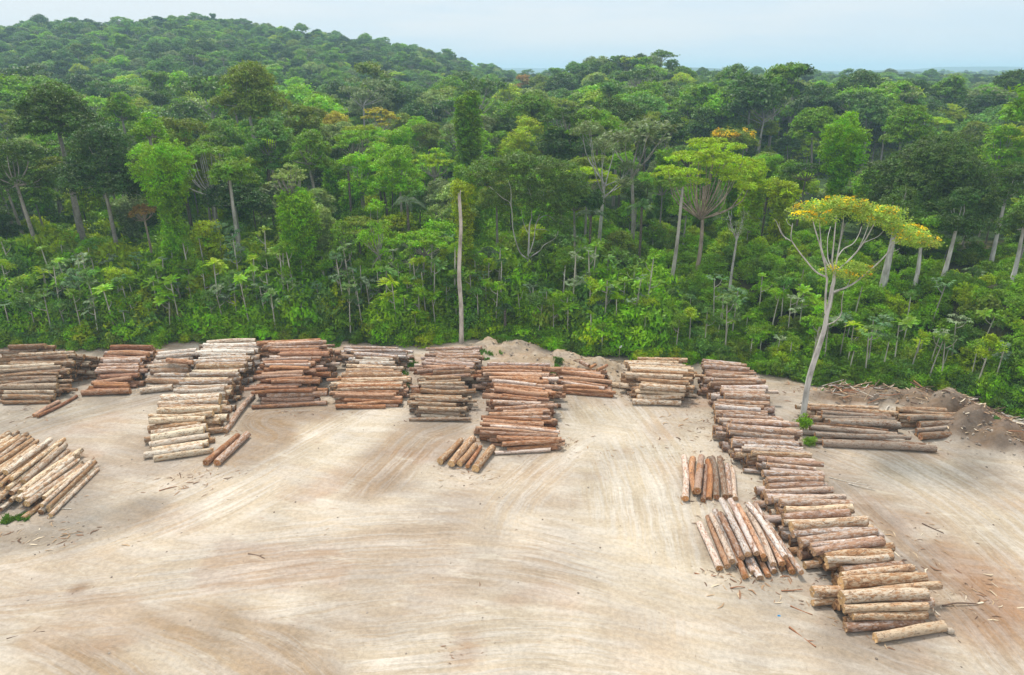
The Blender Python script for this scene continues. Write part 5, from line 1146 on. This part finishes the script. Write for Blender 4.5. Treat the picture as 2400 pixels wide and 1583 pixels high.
# palms: every frond a part
def palm(U, V, d, H_frac, L_, nf, col, label, dry=0, tr=.2):
    rg = np.random.default_rng(int(U)); p = AT(*FV(U, V), d); zg = zt(p[0], d); Ht = max(p[2] - zg, 1.0)
    r = obj("palm", None); r.location = (p[0], d, zg); w = MB(); P = bend([[0, 0, -.3], [rg.normal(0, .1), rg.normal(0, .1), Ht * .5], [0, 0, Ht]], 9); w.tube(P, np.linspace(tr * 1.2, tr, 9), 8)
    obj("trunk", w.mesh("trunk", [M_TRUNK], True), r, (.11, .085, .065, 1))
    for k in range(nf + dry):
        dr_ = k >= nf; el = rg.uniform(.5, 1.35) if not dr_ else -.5; V_ = frond_geo(rg, L_ * rg.uniform(.85, 1.1), .62, rg.uniform(.7, 1.0) if not dr_ else .9, 20, el, 0, .11, .75)
        f = obj("frond", mesh_np("frond", V_, np.arange(len(V_)).reshape(-1, 4), None, [M_DRYFROND if dr_ else M_LEAF]), r, (*np.array(col) * rg.uniform(.8, 1.2), 1)); f.location = (0, 0, Ht - .05); f.rotation_euler = (0, 0, k * 2.399 + rg.uniform(-.2, .2) if not dr_ else -.9 + .5 * (k - nf))
        if dr_: tag(f, "dry brown hanging frond")
    tag(r, label, "palm", "palms in the forest edge")
palm(945, 470, 112, 1, 4.6, 15, (.085, .12, .065), "grey green feather palm on a dark trunk left of the bare pole")
palm(1372, 500, 110, 1, 4.6, 14, (.05, .085, .035), "dark feather palm with tall black trunk right of the white-limbed tree")
palm(1240, 668, 101, 1, 4.8, 15, (.07, .14, .025), "low bright feather palm with a dry brown frond under the white-limbed tree", 2)
palm(1135, 590, 108, 1, 4.2, 12, (.05, .09, .035), "dark palm between the bare pole and the white-limbed tree")
palm(1490, 480, 114, 1, 4.4, 13, (.055, .12, .03), "green palm left of the lime umbrella tree")
palm(528, 400, 113, 1, 3.2, 14, (.09, .12, .06), "grey palm head on the tall stem in the dark left gap")
palm(808, 395, 128, 1, 3.6, 11, (.06, .10, .035), "thin palm with ragged crown above the small leafy dome")
palm(2260, 640, 99, 1, 4.0, 12, (.06, .125, .025), "palm on the right slope below the pale straight trunk")
palm(1172, 715, 97.5, 1, 2.6, 11, (.05, .10, .03), "small dark palm by the earth bank right of the bare pole")

# ------------------------------------------------------------------ litter, brush heaps, tufts and small things
m, nt = new_mat("splintered_wood"); g_ = nt.nodes.new("ShaderNodeNewGeometry"); r_ = nt.nodes.new("ShaderNodeValToRGB"); nt.links.new(g_.outputs["Random Per Island"], r_.inputs[0])
for p_, c_ in ((0, (.10, .06, .04, 1)), (.35, (.24, .13, .075, 1)), (.65, (.36, .24, .14, 1)), (.88, (.50, .40, .28, 1)), (1, (.62, .54, .42, 1))):
    e = r_.color_ramp.elements[0] if p_ == 0 else (r_.color_ramp.elements[-1] if p_ == 1 else r_.color_ramp.elements.new(p_)); e.position = p_; e.color = c_
finish(nt, princ(nt, r_.outputs[0], .9, .15).outputs[0]); M_SPLINT = m
def solid_mat(name, c, rough=.85, low=.65):
    m, nt = new_mat(name); t = nt.nodes.new("ShaderNodeTexCoord"); nz_ = noise(nt, t.outputs["Object"], 3.0, 5.0, .65)
    finish(nt, princ(nt, mixc(nt, maprange(nt, nz_, .3, .7), tuple(q * low for q in c), c), rough, .2, nz_, .02, .5).outputs[0]); return m
def strip(p, yaw, L_, wd, rg, pitch=0.0, th=.03, curl=0.0):
    """a bark strip or splinter: a bent four-sided sliver"""
    d = np.array([math.cos(yaw) * math.cos(pitch), math.sin(yaw) * math.cos(pitch), math.sin(pitch)]); s_ = np.array([-math.sin(yaw), math.cos(yaw), 0])
    a = p - d * L_ / 2; b = p + d * L_ / 2; mid = p + s_ * curl * L_ + np.array([0, 0, abs(curl) * L_ * .3]); z = np.array([0, 0, th])
    V = np.array([a - s_ * wd * .3, a + s_ * wd * .3, mid + s_ * wd * .5 + z, mid - s_ * wd * .5 + z, b + s_ * wd * .2, b - s_ * wd * .2, mid - z * .5, a + z * .6, b + z * .5])
    return V, [[0, 1, 2, 3], [3, 2, 4, 5], [0, 3, 6, 7]]
rg = np.random.default_rng(61); lit = MB()
def scatter_litter(cx, cy, sx, sy, n, l0, l1, rot=None):
    X = cx + rg.normal(0, sx, n); Y = cy + rg.normal(0, sy, n); Zs = ground_z(X, Y)
    for x, y, z in zip(X, Y, Zs):
        L_ = l0 + (l1 - l0) * rg.random() ** 2.2; lit.add(*strip(np.array([x, y, z + .015]), rg.uniform(0, 6.28) if rot is None else rg.normal(rot, .5), L_, L_ * rg.uniform(.08, .22), rg, rg.normal(0, .12), .02, rg.normal(0, .12)))
for g in LOGS:
    if g["tier"] == 0 and rg.random() < .8:
        e = g["ax"] * g["L"] / 2
        for sg in (-1, 1): q = g["c"] + e * sg * 1.08; scatter_litter(q[0], q[1], .9, .55, 7, .12, .8)
        if rg.random() < .4: scatter_litter(g["c"][0], g["c"][1] - .5, 1.8, .7, 6, .1, .6)
for u, v, sx, sy, n, l0, l1 in ((2210, 1375, 2.2, 1.4, 60, .15, 1.0), (2300, 1390, 2.0, 1.2, 50, .15, 1.0), (1075, 1512, 1.1, .5, 26, .08, .4), (1620, 990, 2.5, 1.8, 90, .2, 1.1), (1570, 1040, 2, 2, 50, .2, .9), (1940, 1030, 2.0, 1.2, 40, .15, .9), (1360, 1040, 1.6, 1.6, 40, .15, .7),
                              (480, 1100, 2.0, .8, 60, .15, .8), (400, 1130, 2.4, 1.0, 40, .15, 1.0), (640, 955, 3.2, .8, 70, .15, .7), (150, 1240, 3.0, 1.2, 70, .15, 1.0), (1100, 1110, 2.0, .7, 40, .15, .8), (1800, 1370, 2.0, 1.2, 45, .15, 1.0), (1700, 1345, 2.0, .8, 30, .2, 1.1),
                              (1840, 900, 2.5, 1.6, 60, .2, 1.1), (1320, 855, 4, 1.4, 130, .15, 1.0), (1420, 850, 3.5, 1.2, 110, .15, 1.1), (2230, 935, 3.6, 2.4, 620, .25, 1.3), (2310, 980, 3.4, 2.6, 620, .25, 1.4), (2170, 918, 3, 1.5, 260, .2, 1.2), (2225, 938, 3.2, 2.0, 800, .08, .45), (2305, 985, 3.2, 2.4, 800, .08, .45), (2000, 916, 4, 1.2, 400, .08, .4), (1990, 915, 3.8, 1.1, 180, .25, 1.6), (2070, 918, 3, 1, 90, .2, 1.2), (2090, 1250, 3, 2, 50, .15, .9), (180, 1368, .6, .6, 10, .08, .3), (1170, 815, 2.5, 1.2, 60, .15, .9), (60, 960, 3.0, 1.5, 50, .15, .8)):
    c = G(*FV(u, v)); scatter_litter(c[0], c[1], sx, sy, n, l0, l1)
for u, v in FEET: c = G(u, v); scatter_litter(c[0], c[1] - .4, 2.0, 1.4, 46, .05, .32)
for _ in range(200):
    x = rg.uniform(-70, 75); y = rg.uniform(36, 92); scatter_litter(x, y, .3, .3, 1, .08, .5)
for _ in range(700):
    x = rg.uniform(-80, 80); scatter_litter(x, float(yE(x)) - abs(rg.normal(0, 2.4)), .3, .3, 1, .15, 1.0)
tag(obj("bark_litter", lit.mesh("bark_litter", [M_SPLINT])), "strips of bark and splinters strewn over the yard", None, None, 'stuff')
# small stones and clods
st = MB()
for _ in range(1500):
    x = rg.uniform(-75, 80); y = rg.uniform(34, 96); e = float(yE(x)); y = min(y, e - .2); s = .03 + .10 * rg.random() ** 3
    if rg.random() < .25: q = MOUNDS[rg.integers(len(MOUNDS))]; x = q[0][0] + rg.normal(0, q[2] * .7); y = q[0][1] + rg.normal(0, q[3] * .7) - .6; s = .05 + .22 * rg.random() ** 2.5
    z = zt(x, y); k = np.array([[1, 0, 0], [0, 1, 0], [-1, 0, 0], [0, -1, 0], [.5, .4, .6], [-.5, .5, .6], [-.4, -.5, .65], [.5, -.5, .55]]) * s * rg.uniform(.7, 1.3, (8, 3)); a = rg.uniform(0, 6.28); R_ = np.array([[math.cos(a), -math.sin(a), 0], [math.sin(a), math.cos(a), 0], [0, 0, 1]])
    st.add(k @ R_.T + [x, y, z - .01], [[0, 1, 5, 4], [1, 2, 6, 5], [2, 3, 7, 6], [3, 0, 4, 7], [4, 5, 6, 7]])
m, nt = new_mat("stones"); g_ = nt.nodes.new("ShaderNodeNewGeometry"); finish(nt, princ(nt, mixc(nt, g_.outputs["Random Per Island"], (.13, .10, .08), (.34, .29, .24)), .9, .15).outputs[0])
tag(obj("clods", st.mesh("clods", [m])), "small clods and stones on the bare soil", None, None, 'stuff')

# broken branches of the brush heaps, each its own piece
M_BRANCH = [solid_mat("dry_branch", (.42, .30, .19)), solid_mat("pale_branch", (.62, .56, .48)), solid_mat("dark_branch", (.16, .10, .07)), solid_mat("red_bark", (.36, .17, .09))]
STICKS = {}
def branch(u, v, L_, r, yaw, pitch, mat, label, group, seed, lift=.0):
    rg = np.random.default_rng(seed); c = G(*FV(u, v)); h = max(mound_h(c[0], c[1]), 0); c = G(u * 2400 / 2377, v * 1583 / 1568, float(h)); z = zt(c[0], c[1])
    d = np.array([math.cos(yaw) * math.cos(pitch), math.sin(yaw) * math.cos(pitch), math.sin(pitch)]) * L_
    w = MB(); P = bend([-d / 2, rg.normal(0, .05, 3) * L_, d / 2], 7); w.tube(P, r * np.linspace(1, .55, 7) * rg.uniform(.85, 1.15, 7), 6)
    if L_ > 1.6 and rg.random() < .6: b = P[4]; t = b + np.array([math.cos(yaw + .7), math.sin(yaw + .7), .25]) * L_ * .25; w.tube([b, (b + t) / 2 + [0, 0, .04], t], [r * .5, r * .35, r * .15], 5)
    o = obj("broken_branch", w.mesh("broken_branch", [M_BRANCH[mat]], True)); o.location = (c[0], c[1], z + r * .8 + lift + abs(d[2]) * .42); tag(o, label, "branch", group)
    if group: STICKS.setdefault((group, mat, 'long' if L_ > 1.7 else 'short'), []).append((u, o))
rg = np.random.default_rng(71)
for i in range(80):
    u = rg.uniform(1925, 2075); v = 912 + rg.normal(0, 8) + (u - 1925) * .03
    branch(u, v, rg.uniform(.9, 3.2), rg.uniform(.04, .11), rg.uniform(-.6, .9) if rg.random() < .7 else rg.uniform(0, 3.14), rg.normal(.05, .2), int(rg.choice([0, 0, 3, 1, 2])), "splintered branch in the brush heap between the white leaning tree and the forest", "branches of the brush heap", 2000 + i, rg.uniform(0, .5))
for i in range(90):
    u = rg.uniform(2120, 2372); v = 912 + max(u - 2170, 0) * .40 + rg.normal(0, 13)
    branch(u, v, rg.uniform(.8, 3.0), rg.uniform(.035, .10), rg.uniform(-1.2, .5), rg.normal(0, .15), int(rg.choice([2, 2, 3, 0, 0, 1])), "dark stick in the bark mound at the right border of the yard", "sticks of the bark mound", 2200 + i, rg.uniform(0, .1))
for i in range(26):
    u = rg.uniform(1255, 1450); v = 838 + rg.normal(0, 7) + (u - 1255) * .05
    branch(u, v, rg.uniform(.7, 2.2), rg.uniform(.025, .06), rg.uniform(-.6, .8), rg.normal(0, .15), int(rg.choice([0, 0, 2, 3])), "dry stick on the earth bank behind the small splayed orange pile", "sticks of the earth bank", 2300 + i, rg.uniform(0, .15))
HEAP = {"branches of the brush heap": "brush heap behind the brown pile", "sticks of the bark mound": "bark mound at the right border", "sticks of the earth bank": "earth bank behind the splayed pile"}
for (gp, mt, ln_), v in STICKS.items():
    v.sort(key=lambda q: q[0])
    for n_, (u, o) in enumerate(v): o["label"] = f"{ln_} {('tan', 'bleached', 'dark', 'reddish')[mt]} stick, {'leftmost' if n_ == 0 else ORD[n_] + ' from left'} of its kind, {HEAP[gp]}"
one = [(2160, 902, 2.6, .11, .25, .25, 1, "bleached white forked branch upright on top of the earth bank at right"), (2172, 908, 2.2, .10, -.3, .05, 1, "bleached white branch lying flat beside the upright forked one"), (2150, 912, 1.8, .08, 1.0, .2, 1, "short bleached branch leaning left of the two white ones"), (2222, 898, 2.4, .09, .9, .15, 1, "pale stick on the crest of the bark mound"),
       (2278, 925, 2.2, .09, -.45, 0, 1, "pale grey short pole on the back slope of the bark mound"), (2345, 978, 6.5, .13, -.72, .02, 2, "long dark beam lying down the bark mound to the right border"), (2362, 992, 3.4, .12, -.7, 0, 0, "tan broken plank beneath the long dark beam"), (2366, 1020, 4.2, .10, -.78, 0, 0, "pale yellow bare pole on the ground near the right border"),
       (2290, 968, 2.4, .07, .8, .1, 0, "tan stick crossing the front of the bark mound"), (1637, 1336, 1.7, .07, -.25, .05, 3, "reddish splinter of bark before the end-on pale heap"), (1712, 1366, 1.2, .06, .1, 0, 3, "reddish bark scrap below the end-on pale heap"), (1838, 1372, 1.7, .06, .05, .05, 3, "reddish branch between the pale heap and the longest row"), (1862, 1480, 2.2, .08, -1.0, 0, 3, "brown split branch in front of the near end of the longest row"),
       (2228, 1407, 2.8, .07, .05, .02, 2, "dark thin branch right of the near end of the longest row"), (1860, 1418, 1.6, .06, -.6, 0, 3, "small red branch left of the near end of the longest row"), (2165, 1228, 1.8, .05, -.9, 0, 2, "thin twig on the bare ground right of the longest row"), (1968, 1118, 3.4, .05, -.4, 0, 1, "thin pale lath beside the right side of the longest row"), (2000, 1132, 2.4, .05, -.5, 0, 1, "second thin pale lath nearer than the other one"),
       (595, 1292, 1.7, .05, -.35, 0, 2, "dark twig alone on the open yard"), (60, 1475, 2.4, .035, .3, 0, 2, "long thin wire-like twig at the lower left border"), (165, 1240, 1.6, .05, .4, 0, 0, "tan stick in front of the slanting pile"), (152, 1182, 1.2, .06, -.05, 0, 1, "short white stick right of the slanting pile"), (390, 1135, 1.6, .05, .5, 0, 3, "red bark strip in the left middle of the yard"), (1000, 893, .9, .07, .9, 0, 1, "white stub by the side of the pink topped pile"), (945, 728, 4.5, .05, 2.45, .5, 0, "thin fallen pale pole leaning in the bushes left of the bare pole")]
for i, (u, v, L_, r, yw, pt, mt, lab) in enumerate(one): branch(u, v, L_, r, yw, pt, mt, lab, None, 2400 + i)

# grass tufts and single shrubs on the bare soil
def tuft(u, v, rx, ry, n, h, col, label):
    rg = np.random.default_rng(int(u)); c = G(*FV(u, v)); a = rg.uniform(0, 6.28, n); q = np.sqrt(rg.random(n)); X = c[0] + rx * q * np.cos(a); Y = c[1] + ry * q * np.sin(a)
    k = fbm(X, Y, 1.2, 3, 7) > .30 + .3 * (np.hypot(X - c[0], (Y - c[1]) * rx / ry) / rx) ** 2; X, Y = X[k], Y[k]; n = len(X); Zs = ground_z(X, Y) - .02; b = rg.uniform(0, 6.28, n); hh = h * rg.uniform(.4, 1.2, n); w_ = .03 + .02 * rg.random(n); ln = rg.normal(0, .35, (n, 2)) * hh[:, None]
    dx, dy = np.cos(b) * w_, np.sin(b) * w_
    V = np.stack([np.stack([X - dx, Y - dy, Zs], -1), np.stack([X + dx, Y + dy, Zs], -1), np.stack([X + dx * .7 + ln[:, 0] * .5, Y + dy * .7 + ln[:, 1] * .5, Zs + hh * .7], -1), np.stack([X + ln[:, 0], Y + ln[:, 1], Zs + hh], -1)], 1).reshape(-1, 3)
    o = obj("grass", mesh_np("grass", V, np.arange(len(V)).reshape(-1, 4), None, [M_LEAF]), None, (*col, 1)); tag(o, label, None, None, 'stuff')
gr = (.105, .215, .035)
tuft(945, 850, 1.6, 3.4, 3600, .55, gr, "grass between the whitish topped and pink topped piles"); tuft(38, 1205, 1.9, .9, 2600, .35, gr, "grass tuft in front of the slanting pile"); tuft(1130, 832, 2.2, 1.4, 2200, .4, gr, "grass right of the pink topped pile"); tuft(1165, 808, 2.4, 1.2, 1800, .5, gr, "grass on the earth bank")
tuft(1290, 872, 1.2, 1.5, 700, .45, gr, "grass between the orange row and the splayed pile"); tuft(1905, 918, 1.6, .8, 900, .35, gr, "grass right of the white leaning tree"); tuft(1210, 800, 3.0, 1.0, 1800, .45, gr, "grass at the forest foot behind the earth bank"); tuft(780, 800, 1.6, 1.5, 1400, .4, gr, "grass right of the red brown pile")
M_BUSH1 = [mesh_np("foliage", *(lambda me: (np.array([v.co for v in me.vertices]), np.arange(len(me.vertices)).reshape(-1, 4)))(b), None, [M_LEAF]) for b in BUSH[:3]]
def shrub(u, v, s, sz, col, label, k=0):
    c = G(*FV(u, v)); o = obj("shrub", None); o.location = (c[0], c[1], zt(c[0], c[1]) - .1); o.rotation_euler = (0, 0, u); o.scale = (s, s, sz)
    obj("foliage", M_BUSH1[k], o, (*col, 1)); w = MB(); w.tube(bend([[0, 0, -.1], [.05, .03, .4], [-.03, .05, 1.0]], 5), np.linspace(.07, .03, 5), 6); obj("stem", w.mesh("stem", [M_TRUNK], True), o, (.2, .16, .11, 1)); tag(o, label, "shrub")
shrub(1858, 1002, .62, .9, (.16, .29, .02), "bright shrub at the foot of the white leaning tree"); shrub(1877, 1030, .42, .5, (.16, .29, .02), "small bright shrub just in front of the other at the leaning tree", 1)
shrub(1925, 886, 1.1, 1.0, (.09, .17, .03), "dense green shrub at the forest edge right of the white leaning tree", 2); shrub(1296, 862, .42, .6, (.08, .16, .03), "single little shrub on the earth bank behind the orange row", 1); shrub(940, 902, .4, .35, (.09, .18, .03), "low weed beside the whitish topped pile", 0); shrub(1840, 872, .8, .8, (.10, .2, .03), "low shrub at the forest edge left of the white leaning tree", 0)
shrub(2300, 1010, .35, .25, (.09, .2, .04), "tiny green weed at the foot of the bark mound", 1)
# white marker sign on its stake
c = SIGN; r = obj("sign", None); r.location = (c[0], c[1], zt(c[0], c[1])); w = MB(); w.box((0, 0, .75), (.07, .06, 1.7)); obj("stake", w.mesh("stake", [solid_mat("stake_wood", (.52, .44, .30))]), r)
w = MB(); w.box((0, -.055, 1.72), (.62, .04, .42)); bd = obj("board", w.mesh("board", [solid_mat("white_board", (.86, .87, .88), .6, .92)]), r); w = MB(); w.box((0, -.078, 1.74), (.16, .006, .20)); obj("mark", w.mesh("mark", [solid_mat("faded_print", (.58, .63, .68), .6)]), bd)
tag(r, "small white sign on a stake at the forest edge above the buff pile", "sign")
# stump end, scrap
c = G(2227, 1480, .2); w = MB(); w.tube([[-.26, 0, 0], [-.1, .02, .02], [.1, 0, .02], [.26, 0, 0]], [.14, .25, .24, .12], 9); w.tube([[-.27, 0, 0], [-.26, 0, 0]], [.01, .14], 9); w.tube([[.26, 0, 0], [.27, 0, 0]], [.12, .01], 9)
o = obj("wood_stub", w.mesh("wood_stub", [solid_mat("stub_wood", (.46, .38, .30))], True)); o.location = c; tag(o, "rounded stub of wood off the right end of the nearest log", "wood stub")
c = G(*FV(1808, 1430)); w = MB(); w.add([[-.12, -.05, 0], [.1, -.08, .01], [.13, .06, .05], [-.08, .08, .03], [-.02, .0, .09]], [[0, 1, 4, 3], [1, 2, 3, 4], [0, 3, 2, 1]]); o = obj("plastic_scrap", w.mesh("plastic_scrap", [solid_mat("blue_plastic", (.05, .28, .55), .4)])); o.location = (c[0], c[1], zt(c[0], c[1])); tag(o, "tiny blue plastic scrap on the ground left of the longest row", "plastic scrap")
tot = sum(len(m.loops) - 2 * len(m.polygons) for m in bpy.data.meshes); print("TRIS", tot)
